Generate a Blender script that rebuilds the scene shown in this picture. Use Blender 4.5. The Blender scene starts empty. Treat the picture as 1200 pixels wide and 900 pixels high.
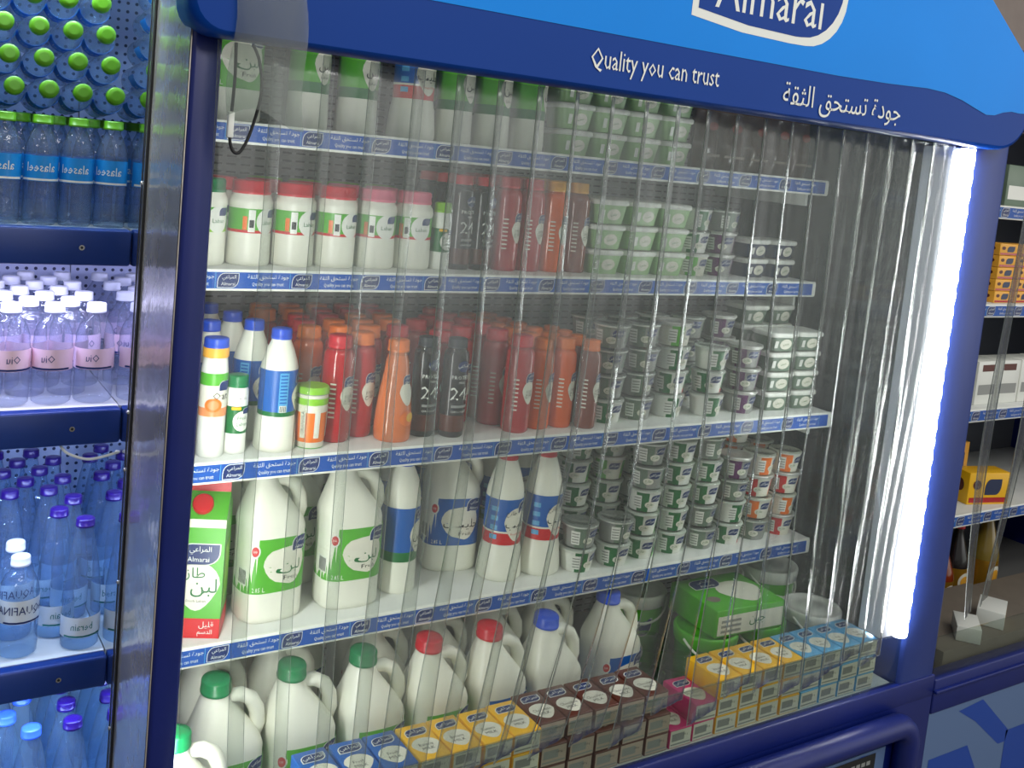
import bpy, bmesh, math, random
from mathutils import Vector, Matrix
random.seed(7)
C = bpy.context.scene.collection
S = bpy.context.scene
PI = math.pi
sin, cos = math.sin, math.cos

# ------------------------------------------------------------------ camera
yaw, pitch, roll = 0.5766, -0.1027, 0.0974
f = Vector((sin(yaw)*cos(pitch), cos(yaw)*cos(pitch), sin(pitch)))
r0 = Vector((cos(yaw), -sin(yaw), 0)); u0 = r0.cross(f)
cr = cos(roll)*r0 + sin(roll)*u0
cu = -sin(roll)*r0 + cos(roll)*u0
cam_data = bpy.data.cameras.new('camera')
cam_data.sensor_fit = 'HORIZONTAL'; cam_data.sensor_width = 36.0; cam_data.lens = 36.0
cam_data.shift_y = -0.120
cam_data.clip_start = 0.02
cam = bpy.data.objects.new('camera', cam_data); C.objects.link(cam)
cam.matrix_world = Matrix(((cr.x, cu.x, -f.x, -0.4085), (cr.y, cu.y, -f.y, -1.3839), (cr.z, cu.z, -f.z, 0.595), (0, 0, 0, 1)))
S.camera = cam

# ------------------------------------------------------------------ view, world, large lights
S.view_settings.view_transform = 'Standard'; S.view_settings.look = 'None'
S.view_settings.gamma = 1.0; S.view_settings.use_curve_mapping = False
S.view_settings.exposure = 0.0
S.cycles.transparent_max_bounces = 64
S.cycles.max_bounces = 8
S.cycles.sample_clamp_indirect = 4.0

w = bpy.data.worlds.new('shop_surroundings'); S.world = w; w.use_nodes = True
nt = w.node_tree; nt.nodes.clear()
tc = nt.nodes.new('ShaderNodeTexCoord'); sp = nt.nodes.new('ShaderNodeSeparateXYZ')
mr = nt.nodes.new('ShaderNodeMapRange'); mr.inputs[1].default_value = -1; mr.inputs[2].default_value = 1
ramp = nt.nodes.new('ShaderNodeValToRGB')
el = ramp.color_ramp.elements
el[0].position = 0.0; el[0].color = (0.04, 0.04, 0.045, 1)
el[1].position = 1.0; el[1].color = (0.62, 0.62, 0.60, 1)
e = el.new(0.37); e.color = (0.09, 0.09, 0.10, 1)
e = el.new(0.47); e.color = (0.48, 0.48, 0.47, 1)
e = el.new(0.60); e.color = (0.56, 0.56, 0.55, 1)
bg = nt.nodes.new('ShaderNodeBackground'); bg.inputs[1].default_value = 0.62
out = nt.nodes.new('ShaderNodeOutputWorld')
nt.links.new(tc.outputs['Generated'], sp.inputs[0]); nt.links.new(sp.outputs[2], mr.inputs[0])
nt.links.new(mr.outputs[0], ramp.inputs[0])
# bright zone added to the surroundings, ahead towards the far end, for strip glare
dp = nt.nodes.new('ShaderNodeVectorMath'); dp.operation = 'DOT_PRODUCT'; dp.inputs[1].default_value = Vector((.66, -.74, .10)).normalized()
nrm = nt.nodes.new('ShaderNodeVectorMath'); nrm.operation = 'NORMALIZE'
nt.links.new(tc.outputs['Generated'], nrm.inputs[0]); nt.links.new(nrm.outputs[0], dp.inputs[0])
zr_ = nt.nodes.new('ShaderNodeMapRange'); zr_.interpolation_type = 'SMOOTHSTEP'; zr_.inputs[1].default_value = .78; zr_.inputs[2].default_value = .97
zr_.inputs[3].default_value = .55; zr_.inputs[4].default_value = 2.6
nt.links.new(dp.outputs['Value'], zr_.inputs[0]); nt.links.new(zr_.outputs[0], bg.inputs[1])
nt.links.new(ramp.outputs[0], bg.inputs[0]); nt.links.new(bg.outputs[0], out.inputs[0])

def area(name, loc, direction, sx, sy, power, col=(1, 1, 1)):
    d = bpy.data.lights.new(name, 'AREA'); d.shape = 'RECTANGLE'; d.size = sx; d.size_y = sy
    d.energy = power; d.color = col
    o = bpy.data.objects.new(name, d); C.objects.link(o); o.location = loc
    o.rotation_euler = Vector(direction).to_track_quat('-Z', 'Y').to_euler()
    return o
# shop ceiling lamps, behind and above the camera
area('ceiling_lamp', (0.5, -2.6, 2.2), (0.1, 0.75, -0.75), 2.4, 0.5, 34, (1, 0.98, 0.95))
area('ceiling_lamp', (2.2, -1.8, 2.3), (-0.1, 0.6, -0.8), 1.6, 0.4, 16, (1, 0.98, 0.95))
# LED bars fixed inside the cooler (behind the left post, under the canopy)
area('led_bar', (0.03, 0.075, -0.02), (1, 0.75, -0.1), 0.03, 1.15, 4.4, (0.98, 1, 0.97))
area('led_bar', (0.80, 0.06, 0.72), (0, 0.75, -0.65), 1.4, 0.03, .6, (0.95, 1, 1))
area('led_bar', (1.59, 0.075, 0.10), (-1, 0.6, -0.1), 0.03, 1.1, 3.0, (0.95, 0.99, 1))

# ------------------------------------------------------------------ materials
def lin(h):
    if isinstance(h, str):
        h = h.lstrip('#'); c = [int(h[i:i+2], 16)/255 for i in (0, 2, 4)]
    else: c = [v/255 for v in h]
    return tuple(v/12.92 if v <= 0.04045 else ((v+0.055)/1.055)**2.4 for v in c) + (1,)
MATS = {}
def mat(name, col, rough=0.45, metal=0.0, noise=0.0, nscale=20, coat=0.0, emit=0.0, bump=0.0, sss=0.0):
    if name in MATS: return MATS[name]
    m = bpy.data.materials.new(name); m.use_nodes = True; n = m.node_tree
    b = n.nodes['Principled BSDF']; c = lin(col)
    b.inputs['Base Color'].default_value = c; b.inputs['Roughness'].default_value = rough
    b.inputs['Metallic'].default_value = metal; b.inputs['Coat Weight'].default_value = coat
    if emit: b.inputs['Emission Color'].default_value = c; b.inputs['Emission Strength'].default_value = emit
    if noise or bump:
        t = n.nodes.new('ShaderNodeTexCoord'); x = n.nodes.new('ShaderNodeTexNoise'); x.inputs['Scale'].default_value = nscale
        x.inputs['Detail'].default_value = 5
        n.links.new(t.outputs['Object'], x.inputs['Vector'])
        if noise:
            mx = n.nodes.new('ShaderNodeMix'); mx.data_type = 'RGBA'; mx.blend_type = 'MULTIPLY'; mx.inputs[0].default_value = 1
            mm = n.nodes.new('ShaderNodeMapRange'); mm.inputs[1].default_value = .3; mm.inputs[2].default_value = .7
            mm.inputs[3].default_value = 1-noise; mm.inputs[4].default_value = 1+noise*.3
            n.links.new(x.outputs[0], mm.inputs[0]); mx.inputs[6].default_value = c; n.links.new(mm.outputs[0], mx.inputs[7])
            n.links.new(mx.outputs[2], b.inputs['Base Color'])
        if bump:
            bp = n.nodes.new('ShaderNodeBump'); bp.inputs['Strength'].default_value = bump; bp.inputs['Distance'].default_value = 0.01
            n.links.new(x.outputs[0], bp.inputs['Height']); n.links.new(bp.outputs[0], b.inputs['Normal'])
    MATS[name] = m; return m
def clear(name, tint, gloss=0.04, rough=0.08, haze=0.0, hazecol='ffffff', edge=0.25, bump=0.0, nscale=6, glare_fade=None):
    """thin clear plastic: transparent + fresnel gloss + a little scattering haze"""
    if name in MATS: return MATS[name]
    m = bpy.data.materials.new(name); m.use_nodes = True; n = m.node_tree; n.nodes.clear()
    o = n.nodes.new('ShaderNodeOutputMaterial'); tr = n.nodes.new('ShaderNodeBsdfTransparent')
    gl = n.nodes.new('ShaderNodeBsdfGlossy'); gl.inputs['Roughness'].default_value = rough
    lw = n.nodes.new('ShaderNodeLayerWeight'); lw.inputs[0].default_value = .5
    def pw(k, mul, add):
        a_ = n.nodes.new('ShaderNodeMath'); a_.operation = 'POWER'; n.links.new(lw.outputs['Facing'], a_.inputs[0]); a_.inputs[1].default_value = k
        b_ = n.nodes.new('ShaderNodeMath'); b_.operation = 'MULTIPLY_ADD'; n.links.new(a_.outputs[0], b_.inputs[0]); b_.inputs[1].default_value = mul; b_.inputs[2].default_value = add
        return b_
    fr = pw(5, .85, gloss)
    mc = n.nodes.new('ShaderNodeMix'); mc.data_type = 'RGBA'
    c = lin(tint); mc.inputs[6].default_value = c; mc.inputs[7].default_value = (c[0]*.45, c[1]*.48, c[2]*.52, 1)
    n.links.new(pw(3, edge, 0).outputs[0], mc.inputs[0]); n.links.new(mc.outputs[2], tr.inputs[0])
    m1 = n.nodes.new('ShaderNodeMixShader'); n.links.new(fr.outputs[0], m1.inputs[0])
    n.links.new(tr.outputs[0], m1.inputs[1]); n.links.new(gl.outputs[0], m1.inputs[2])
    last = m1
    if haze:
        ns = n.nodes.new('ShaderNodeTexNoise'); ns.inputs['Scale'].default_value = 3; ns.inputs['Detail'].default_value = 6
        t = n.nodes.new('ShaderNodeTexCoord'); mp = n.nodes.new('ShaderNodeMapping'); mp.inputs['Scale'].default_value = (9, 9, 1.2)
        n.links.new(t.outputs['Object'], mp.inputs[0]); n.links.new(mp.outputs[0], ns.inputs['Vector'])
        mm = n.nodes.new('ShaderNodeMapRange'); mm.inputs[1].default_value = .3; mm.inputs[2].default_value = .75
        mm.inputs[3].default_value = haze*.5; mm.inputs[4].default_value = haze*1.5
        n.links.new(ns.outputs[0], mm.inputs[0])
        if glare_fade:   # reflected room glare painted as haze, stronger towards the head of the strip
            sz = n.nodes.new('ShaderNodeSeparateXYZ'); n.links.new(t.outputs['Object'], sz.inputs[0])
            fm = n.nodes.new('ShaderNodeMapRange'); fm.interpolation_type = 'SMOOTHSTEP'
            fm.inputs[1].default_value = glare_fade[0]; fm.inputs[2].default_value = glare_fade[1]; fm.inputs[3].default_value = glare_fade[2]; fm.inputs[4].default_value = 1
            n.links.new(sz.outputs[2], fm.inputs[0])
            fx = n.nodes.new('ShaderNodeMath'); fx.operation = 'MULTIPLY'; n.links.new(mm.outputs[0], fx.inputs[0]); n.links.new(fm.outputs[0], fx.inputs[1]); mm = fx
        df = n.nodes.new('ShaderNodeBsdfDiffuse'); df.inputs[0].default_value = lin(hazecol)
        tl = n.nodes.new('ShaderNodeBsdfTranslucent'); tl.inputs[0].default_value = lin(hazecol)
        md = n.nodes.new('ShaderNodeMixShader'); md.inputs[0].default_value = .4
        n.links.new(df.outputs[0], md.inputs[1]); n.links.new(tl.outputs[0], md.inputs[2])
        m2 = n.nodes.new('ShaderNodeMixShader'); n.links.new(mm.outputs[0], m2.inputs[0])
        n.links.new(m1.outputs[0], m2.inputs[1]); n.links.new(md.outputs[0], m2.inputs[2]); last = m2
    if bump:
        t = n.nodes.new('ShaderNodeTexCoord'); nb = n.nodes.new('ShaderNodeTexNoise'); nb.inputs['Scale'].default_value = nscale
        n.links.new(t.outputs['Object'], nb.inputs['Vector'])
        bp = n.nodes.new('ShaderNodeBump'); bp.inputs['Strength'].default_value = bump; bp.inputs['Distance'].default_value = .02
        n.links.new(nb.outputs[0], bp.inputs['Height'])
        n.links.new(bp.outputs[0], gl.inputs['Normal'])
    n.links.new(last.outputs[0], o.inputs[0]); MATS[name] = m; return m
def perforated(name, col, hole, px, pz, wx, wz, round_=False):
    """sheet metal with a regular pattern of holes (object coordinates x, z)"""
    m = bpy.data.materials.new(name); m.use_nodes = True; n = m.node_tree; b = n.nodes['Principled BSDF']
    t = n.nodes.new('ShaderNodeTexCoord'); s = n.nodes.new('ShaderNodeSeparateXYZ'); n.links.new(t.outputs['Object'], s.inputs[0])
    def M(op, a, c=None):
        k = n.nodes.new('ShaderNodeMath'); k.operation = op
        for i, v in enumerate((a, c)):
            if v is None: continue
            if isinstance(v, (int, float)): k.inputs[i].default_value = v
            else: n.links.new(v, k.inputs[i])
        return k.outputs[0]
    fx = M('ABSOLUTE', M('SUBTRACT', M('FRACT', M('DIVIDE', s.outputs[0], px)), .5))
    fz = M('ABSOLUTE', M('SUBTRACT', M('FRACT', M('DIVIDE', s.outputs[2], pz)), .5))
    if round_:
        d = M('SQRT', M('ADD', M('POWER', M('MULTIPLY', fx, px), 2), M('POWER', M('MULTIPLY', fz, pz), 2)))
        k = M('LESS_THAN', d, wx)
    else:
        k = M('MULTIPLY', M('LESS_THAN', fx, wx/px/2), M('LESS_THAN', fz, wz/pz/2))
    mx = n.nodes.new('ShaderNodeMix'); mx.data_type = 'RGBA'; mx.inputs[6].default_value = lin(col); mx.inputs[7].default_value = lin(hole)
    n.links.new(k, mx.inputs[0]); n.links.new(mx.outputs[2], b.inputs['Base Color']); b.inputs['Roughness'].default_value = .45
    MATS[name] = m; return m

NAVY = mat('navy_paint', (10, 30, 108), .38, noise=.12, nscale=8)
NAVYD = mat('navy_print', (0, 60, 146), .34, noise=.06, nscale=3)
SKY = mat('bright_blue_print', (0, 140, 240), .3, noise=.08, nscale=2)
for m_ in (NAVYD, SKY): m_.node_tree.nodes['Principled BSDF'].inputs['Specular IOR Level'].default_value = .18
POSTB = mat('post_navy_with_led_glare', (42, 62, 132), .34, noise=.1, nscale=8)  # navy base colour lightened to include glare from the LED bar
DKBLUE = mat('dark_blue_steel', (14, 52, 128), .35, noise=.15, nscale=9)
CHROME = mat('chrome_film', (214, 206, 196), .16, .6, noise=.45, bump=.6, nscale=6)
MIRROR = mat('mirror_glass', (235, 238, 240), .02, 1.0)
BLACK = mat('black_rubber', (22, 22, 24), .5)
STEEL = mat('screw_steel', (180, 180, 180), .25, 1.0)
SHELFW = mat('white_shelf_enamel', (226, 228, 224), .4, noise=.05, nscale=12)
WHITE = mat('white_plastic', (236, 238, 230), .35)
MILK = mat('milk_white_plastic', (240, 240, 226), .32, noise=.04, nscale=14)
CREAM = mat('cream_print', (232, 230, 214), .4)
RAILB = mat('price_rail_blue', (0, 80, 172), .4)
LOGO = mat('logo_navy', (16, 44, 104), .3)
LOGOD = mat('logo_dark_grey', (40, 52, 84), .3)
GREEN = mat('label_green', (84, 176, 44), .35)
GREEND = mat('label_dark_green', (16, 110, 52), .35)
CAPG = mat('cap_green', (14, 122, 70), .32)
LIME = mat('lime_green', (140, 205, 40), .35)
RED = mat('label_red', (208, 30, 36), .35)
CAPR = mat('cap_red', (205, 26, 44), .3)
PINK = mat('cap_pink', (236, 110, 140), .35)
MAG = mat('magenta_print', (214, 40, 120), .35)
BLUE = mat('label_blue', (10, 92, 178), .35)
CAPB = mat('cap_blue', (20, 76, 205), .3)
ORANGE = mat('cap_orange', (242, 120, 30), .35)
AMBER = mat('amber_plastic', (242, 176, 60), .35)
PEACH = mat('peach_print', (240, 150, 95), .35)
JRED = mat('juice_red', (178, 16, 26), .15, coat=.6)
JORG = mat('juice_orange', (232, 96, 26), .15, coat=.6)
JPEACH = mat('juice_peach', (226, 120, 62), .15, coat=.6)
JBRN = mat('tea_brown', (128, 48, 20), .15, coat=.6)
PBLACK = mat('sleeve_black', (32, 28, 30), .25, coat=.4)
YEL = mat('yellow_print', (248, 190, 24), .35)
CHOC = mat('chocolate_print', (92, 40, 24), .35)
LBLUE = mat('light_blue_print', (90, 170, 220), .35)
PURPLE = mat('purple_print', (92, 26, 92), .35)
GREYP = mat('grey_print', (150, 152, 148), .4)
GREYGREEN = mat('grey_green_print', (110, 130, 112), .4)
INK = mat('black_ink', (40, 42, 44), .5)
DKGREY = mat('dark_grey_plastic', (52, 56, 62), .4)
FOIL = mat('foil_lid', (206, 206, 200), .3, .4)
CAPV = mat('cap_violet', (40, 10, 108), .3)
CAPW = mat('cap_white', (235, 235, 245), .3)
CAPP = mat('cap_periwinkle', (56, 96, 230), .3)
CAPLG = mat('cap_leaf_green', (78, 140, 6), .35)
BROWNB = mat('cardboard', (128, 118, 106), .6, noise=.1)
GOLD = mat('gold_foil', (200, 150, 50), .3, .7)
GLASSG = mat('olive_oil_glass', (130, 110, 40), .1, coat=.6)
KICK = mat('kick_panel_grey_blue', (92, 118, 160), .4)
KICKB = mat('kick_panel_blue', (14, 66, 160), .4)
WALLM = mat('beige_wall_paint', (158, 144, 136), .7, noise=.06)
FLOORM = mat('grey_floor_tile', (120, 116, 110), .4, noise=.1)
INNER = mat('inner_grey_wall', (150, 154, 158), .35)
LED = mat('led_diffuser', (255, 255, 255), .5, emit=30)
LEDH = mat('led_housing', (214, 222, 240), .35)
WATER = clear('water_bottle_plastic', (246, 249, 254), gloss=.06, rough=.07, edge=.6, bump=.5, nscale=45, haze=.06, hazecol='e8ecff')
WATERB = clear('blue_water_bottle_plastic', (226, 240, 252), gloss=.06, rough=.07, edge=.8, bump=.5, nscale=45, haze=.10, hazecol='d8eaff')
PET = clear('clear_plastic', (242, 246, 244), rough=.05, edge=.35)
FENCE = clear('acrylic_fence_plastic', (236, 240, 236), rough=.03, edge=.3)
STRIP = clear('pvc_strip_plastic', (247, 249, 247), gloss=.07, rough=.25, haze=.20, hazecol='9da2a1', edge=0.0, bump=.35, glare_fade=(-.85, -.25, .22))  # middle strips: most reflected glare painted into the haze
STRIPH = clear('pvc_strip_half_glare', (247, 249, 247), gloss=.07, rough=.25, haze=.12, hazecol='a8adab', edge=0.0, bump=.35, glare_fade=(-.85, -.25, .35))  # strips between: about half of that glare painted in
STRIPC = clear('pvc_strip_faint_glare', (247, 249, 247), gloss=.06, rough=.2, haze=.06, hazecol='b4b8b6', edge=0.0, bump=.35, glare_fade=(-.85, -.25, .6))  # outer strips: only faint glare painted into the haze
STRIPE = clear('pvc_strip_edge', (150, 160, 152), gloss=.12, rough=.15, haze=.45, hazecol='c8d0c8', edge=.3)
SHRINK = clear('shrink_wrap', (244, 246, 242), rough=.1, edge=.2, bump=.8, nscale=40)
GLASSDIV = clear('divider_glass', (150, 158, 168), rough=.05, edge=.15, haze=.16, hazecol='b0b6bc')
BACKP = perforated('slotted_back_panel', (150, 153, 152), (30, 30, 32), .030, .0165, .021, .004)
WBACKP = perforated('dotted_back_panel', (190, 196, 225), (40, 44, 80), .0165, .0165, .0032, .0032, True)

# ------------------------------------------------------------------ mesh builder
class MB:
    def __init__(s): s.v = []; s.f = []; s.m = []; s.mats = []; s.sm = []
    def mi(s, m):
        if m not in s.mats: s.mats.append(m)
        return s.mats.index(m)
    def add(s, vs, fs, m, smooth=False):
        o = len(s.v); s.v += [tuple(v) for v in vs]
        k = s.mi(m) if not isinstance(m, list) else None
        for i, q in enumerate(fs):
            s.f.append([o+j for j in q]); s.m.append(k if k is not None else s.mi(m[i])); s.sm.append(smooth)
    def box(s, x0, x1, y0, y1, z0, z1, m, bev=0.0, M=None):
        if bev > 0:
            b = bmesh.new(); bmesh.ops.create_cube(b, size=1)
            for v in b.verts: v.co = Vector(((x0+x1)/2+v.co.x*(x1-x0), (y0+y1)/2+v.co.y*(y1-y0), (z0+z1)/2+v.co.z*(z1-z0)))
            bmesh.ops.bevel(b, geom=b.edges[:], offset=bev, segments=2, affect='EDGES', profile=.5)
            b.verts.index_update()
            vs = [v.co.copy() for v in b.verts]; fs = [[v.index for v in q.verts] for q in b.faces]; b.free()
        else:
            vs = [Vector((x, y, z)) for x in (x0, x1) for y in (y0, y1) for z in (z0, z1)]
            fs = [(0, 1, 3, 2), (4, 6, 7, 5), (0, 4, 5, 1), (2, 3, 7, 6), (0, 2, 6, 4), (1, 5, 7, 3)]
        if M: vs = [M @ v for v in vs]
        s.add(vs, fs, m, bev > 0)
    def lathe(s, prof, m, n=24, shape=None, c=(0, 0, 0), caps=(True, True), matf=None, smooth=True):
        """prof: list of (r, z); shape(theta)->(x,y) unit outline; theta=0 faces -Y"""
        sh = shape or (lambda t: (sin(t), -cos(t)))
        vs = []; fs = []; ms = []
        for r, z in prof:
            for i in range(n):
                a, b = sh(2*PI*i/n); vs.append((c[0]+a*r, c[1]+b*r, c[2]+z))
        for k in range(len(prof)-1):
            for i in range(n):
                j = (i+1) % n; fs.append((k*n+i, k*n+j, (k+1)*n+j, (k+1)*n+i))
                if matf:
                    t = 2*PI*(i+.5)/n; t = t-2*PI if t > PI else t
                    ms.append(matf(t, (prof[k][1]+prof[k+1][1])/2))
                else: ms.append(m)
        s.add(vs, fs, ms, smooth)
        if caps[0]: s.add(vs[:n], [tuple(reversed(range(n)))], m)
        if caps[1]:
            s.add(vs[-n:], [tuple(range(n))], m)
    def tube(s, pts, r, m, n=8, rf=None, closed_ends=True):
        P = [Vector(p) for p in pts]; vs = []; fs = []
        a = None
        for i, p in enumerate(P):
            d = (P[min(i+1, len(P)-1)]-P[max(i-1, 0)]).normalized()
            if a is None: a = d.cross(Vector((0, 0, 1)) if abs(d.z) < .95 else Vector((1, 0, 0)))
            a = (a-d*a.dot(d)).normalized(); b = a.cross(d)
            rr = rf(i/(len(P)-1)) if rf else r
            for k in range(n): vs.append(p+rr*(cos(2*PI*k/n)*a+sin(2*PI*k/n)*b))
        for i in range(len(P)-1):
            for k in range(n):
                j = (k+1) % n; fs.append((i*n+j, i*n+k, (i+1)*n+k, (i+1)*n+j))
        if closed_ends: fs += [tuple(range(n)), tuple(reversed(range((len(P)-1)*n, len(P)*n)))]
        s.add(vs, fs, m, True)
    def poly(s, pts, m, map_, rings=2):
        """star-shaped decal polygon in (u, v), mapped onto a surface"""
        cx = sum(p[0] for p in pts)/len(pts); cy = sum(p[1] for p in pts)/len(pts); n = len(pts)
        vs = [map_(cx, cy)]
        for k in range(1, rings+1):
            t = k/rings
            vs += [map_(cx+(p[0]-cx)*t, cy+(p[1]-cy)*t) for p in pts]
        fs = [(0, 1+i, 1+(i+1) % n) for i in range(n)]
        for k in range(rings-1):
            for i in range(n):
                j = (i+1) % n; fs.append((1+k*n+i, 1+(k+1)*n+i, 1+(k+1)*n+j, 1+k*n+j))
        s.add(vs, fs, m)
    def rect(s, u0, u1, v0, v1, m, map_, nu=6):
        vs = []; fs = []
        for i in range(nu+1):
            u = u0+(u1-u0)*i/nu; vs += [map_(u, v0), map_(u, v1)]
        for i in range(nu): fs.append((2*i, 2*i+2, 2*i+3, 2*i+1))
        s.add(vs, fs, m)
    def text(s, body, size, m, map_, u=0, v=0, sx=1.0, flip=False, align='C', rot=0):
        vs, fs, x0, x1, y0, y1 = glyphs(body)
        off = {'C': (x0+x1)/2, 'L': x0, 'R': x1}[align]; yo = (y0+y1)/2
        ca, sa = cos(rot), sin(rot); o = []
        for x, y in vs:
            a = (x-off)*size*sx*(-1 if flip else 1); b = (y-yo)*size
            o.append(map_(u+a*ca-b*sa, v+a*sa+b*ca))
        s.add(o, [tuple(reversed(q)) for q in fs] if flip else fs, m)
    def mesh(s, name):
        me = bpy.data.meshes.new(name); me.from_pydata(s.v, [], s.f)
        for m in s.mats: me.materials.append(m)
        me.polygons.foreach_set('material_index', s.m); me.polygons.foreach_set('use_smooth', s.sm)
        me.update(); return me
    def obj(s, name, parent=None, **kw):
        o = bpy.data.objects.new(name, s.mesh(name)); C.objects.link(o)
        if parent: o.parent = parent
        for k, v in kw.items(): o[k] = v
        return o

# Arabic joining forms: isolated, final, initial, medial
AR = {'ا': 'FE8D FE8E - -', 'ل': 'FEDD FEDE FEDF FEE0', 'م': 'FEE1 FEE2 FEE3 FEE4', 'ر': 'FEAD FEAE - -', 'ع': 'FEC9 FECA FECB FECC',
      'ي': 'FEF1 FEF2 FEF3 FEF4', 'ج': 'FE9D FE9E FE9F FEA0', 'و': 'FEED FEEE - -', 'د': 'FEA9 FEAA - -', 'ة': 'FE93 FE94 - -',
      'ت': 'FE95 FE96 FE97 FE98', 'س': 'FEB1 FEB2 FEB3 FEB4', 'ح': 'FEA1 FEA2 FEA3 FEA4', 'ق': 'FED5 FED6 FED7 FED8', 'ث': 'FE99 FE9A FE9B FE9C',
      'ب': 'FE8F FE90 FE91 FE92', 'ن': 'FEE5 FEE6 FEE7 FEE8', 'ط': 'FEC1 FEC2 FEC3 FEC4', 'ز': 'FEAF FEB0 - -'}
def arabic(t):
    o = []
    for w_ in t.split(' '):
        q = ''
        for i, ch in enumerate(w_):
            fm = AR[ch].split()
            prev = i > 0 and AR[w_[i-1]].split()[2] != '-'
            nxt = i < len(w_)-1 and fm[2] != '-'
            k = 3 if prev and nxt else 1 if prev else 2 if nxt else 0
            q += chr(int(fm[k], 16))
        o.append(q[::-1])
    return ' '.join(reversed(o))
_G = {}
def glyphs(body):
    if body in _G: return _G[body]
    t = arabic(body) if any(ch in AR for ch in body) else body
    c = bpy.data.curves.new('t', 'FONT'); c.body = t; c.resolution_u = 1 if len(t) > 1 else 3
    o = bpy.data.objects.new('t', c); C.objects.link(o)
    bpy.context.view_layer.update()
    m = bpy.data.meshes.new_from_object(o.evaluated_get(bpy.context.evaluated_depsgraph_get()))
    vs = [(v.co.x, v.co.y) for v in m.vertices]; fs = [tuple(p.vertices) for p in m.polygons]
    bpy.data.objects.remove(o); bpy.data.curves.remove(c); bpy.data.meshes.remove(m)
    xs = [v[0] for v in vs]; ys = [v[1] for v in vs]
    _G[body] = (vs, fs, min(xs), max(xs), min(ys), max(ys)); return _G[body]

def thing(name, label, cat, loc=(0, 0, 0), rz=0, group=None):
    o = bpy.data.objects.new(name, None); C.objects.link(o); o.empty_display_size = .02
    o.location = loc; o.rotation_euler = (0, 0, rz); tag(o, label, cat, group); return o
def tag(o, label, cat, group=None, kind=None):
    o['label'] = label; o['category'] = cat
    if group: o['group'] = group
    if kind: o['kind'] = kind
    return o
def dup(root, loc, rot, label, group=None):
    r = root.copy(); C.objects.link(r); r.location = loc; r.rotation_euler = rot; r['label'] = label
    if group: r['group'] = group
    for ch in root.children:
        c = ch.copy(); C.objects.link(c); c.parent = r
        for g in ch.children:
            d = g.copy(); C.objects.link(d); d.parent = c
    return r
ORD = ['first', 'second', 'third', 'fourth', 'fifth', 'sixth', 'seventh', 'eighth', 'ninth', 'tenth', 'eleventh', 'twelfth', 'thirteenth',
       'fourteenth', 'fifteenth', 'sixteenth', 'seventeenth', 'eighteenth', 'nineteenth', 'twentieth', 'twenty-first', 'twenty-second', 'twenty-third',
       'twenty-fourth', 'twenty-fifth', 'twenty-sixth', 'twenty-seventh', 'twenty-eighth', 'twenty-ninth', 'thirtieth']
# surface maps for decals
def cyl(R, off=.0006, ang=0.0, shape=None, ref=None):
    def mp(u, v):
        R0 = R(v) if callable(R) else R
        t = ang+u/(ref or (R0 if not callable(R) else R(0)))
        if shape:
            a, b = shape(t); l = math.hypot(a, b); return (a*(R0+off/l), b*(R0+off/l), v)
        return (sin(t)*(R0+off), -cos(t)*(R0+off), v)
    return mp
def front(y, x0=0, z0=0): return lambda u, v: (x0+u, y, z0+v)
def top(z, x0=0, y0=0): return lambda u, v: (x0+u, y0+v, z)
def side(x): return lambda u, v: (x, u, v)
def M_(map_, du, dv): return lambda u, v: map_(u+du, v+dv)
def ell(cx, cy, a, b, n=18): return [(cx+a*cos(2*PI*i/n), cy+b*sin(2*PI*i/n)) for i in range(n)]
def leaf(cx, cy, w_, h, n=5):
    p = [(-1, -1)] + [(.35+.65*sin(PI/2*i/n), -1+1.2*(1-cos(PI/2*i/n))) for i in range(n+1)] + [(1, 1)]
    p += [(-.35-.65*sin(PI/2*i/n), 1-1.2*(1-cos(PI/2*i/n))) for i in range(n+1)]
    return [(cx+x*w_/2, cy+y*h/2) for x, y in p]
def logo(mb, map_, cx, cy, w_, h, off1, txt=True, bgm=None, ink=None):
    """navy leaf-shaped emblem with a pale rim; off1 maps a lift to a map function"""
    mb.poly(leaf(cx, cy, w_*1.06, h*1.09), WHITE, off1(0))
    mb.poly(leaf(cx, cy, w_, h), bgm or LOGO, off1(1))
    if txt:
        mb.text('المراعي', h*.36, ink or WHITE, off1(2), cx+w_*.04, cy+h*.2)
        mb.text('Almarai', h*.36, ink or WHITE, off1(2), cx, cy-h*.24, .92)
def drop(cx, cy, w_, h, n=20):
    """cream splash: heart-like blob with a pointed foot"""
    o = []
    for i in range(n):
        t = 2*PI*i/n; x = sin(t); y = cos(t)
        if y < 0: x *= (1-.35*(-y)); y *= 1.25
        o.append((cx+x*w_/2, cy+(y+.12)*h/2.25))
    return o
def barcode(mb, map_, cx, cy, w_, h, m2):
    mb.rect(cx-w_/2, cx+w_/2, cy-h/2, cy+h/2, WHITE, map_, 2)
    for i in range(7):
        u = cx-w_*.42+w_*.84*i/7; mb.rect(u, u+w_*(.05+.04*(i % 3 == 0)), cy-h*.42, cy+h*.42, INK, m2, 1)
def se(a, b, n):
    def g(t):
        s_, c_ = sin(t), cos(t)
        return (math.copysign(abs(s_)**(2/n), s_)*a, -math.copysign(abs(c_)**(2/n), c_)*b)
    return g

# ------------------------------------------------------------------ structure
def structure(mb, name): o = mb.obj(name); o['kind'] = 'structure'; return o
b = MB(); b.box(-3, 6, -4, 1.2, -1.0, -.95, FLOORM); structure(b, 'floor')
b = MB(); b.box(-3, 6, 1.2, 1.28, -.95, 3.2, WALLM); structure(b, 'wall_back')
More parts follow.
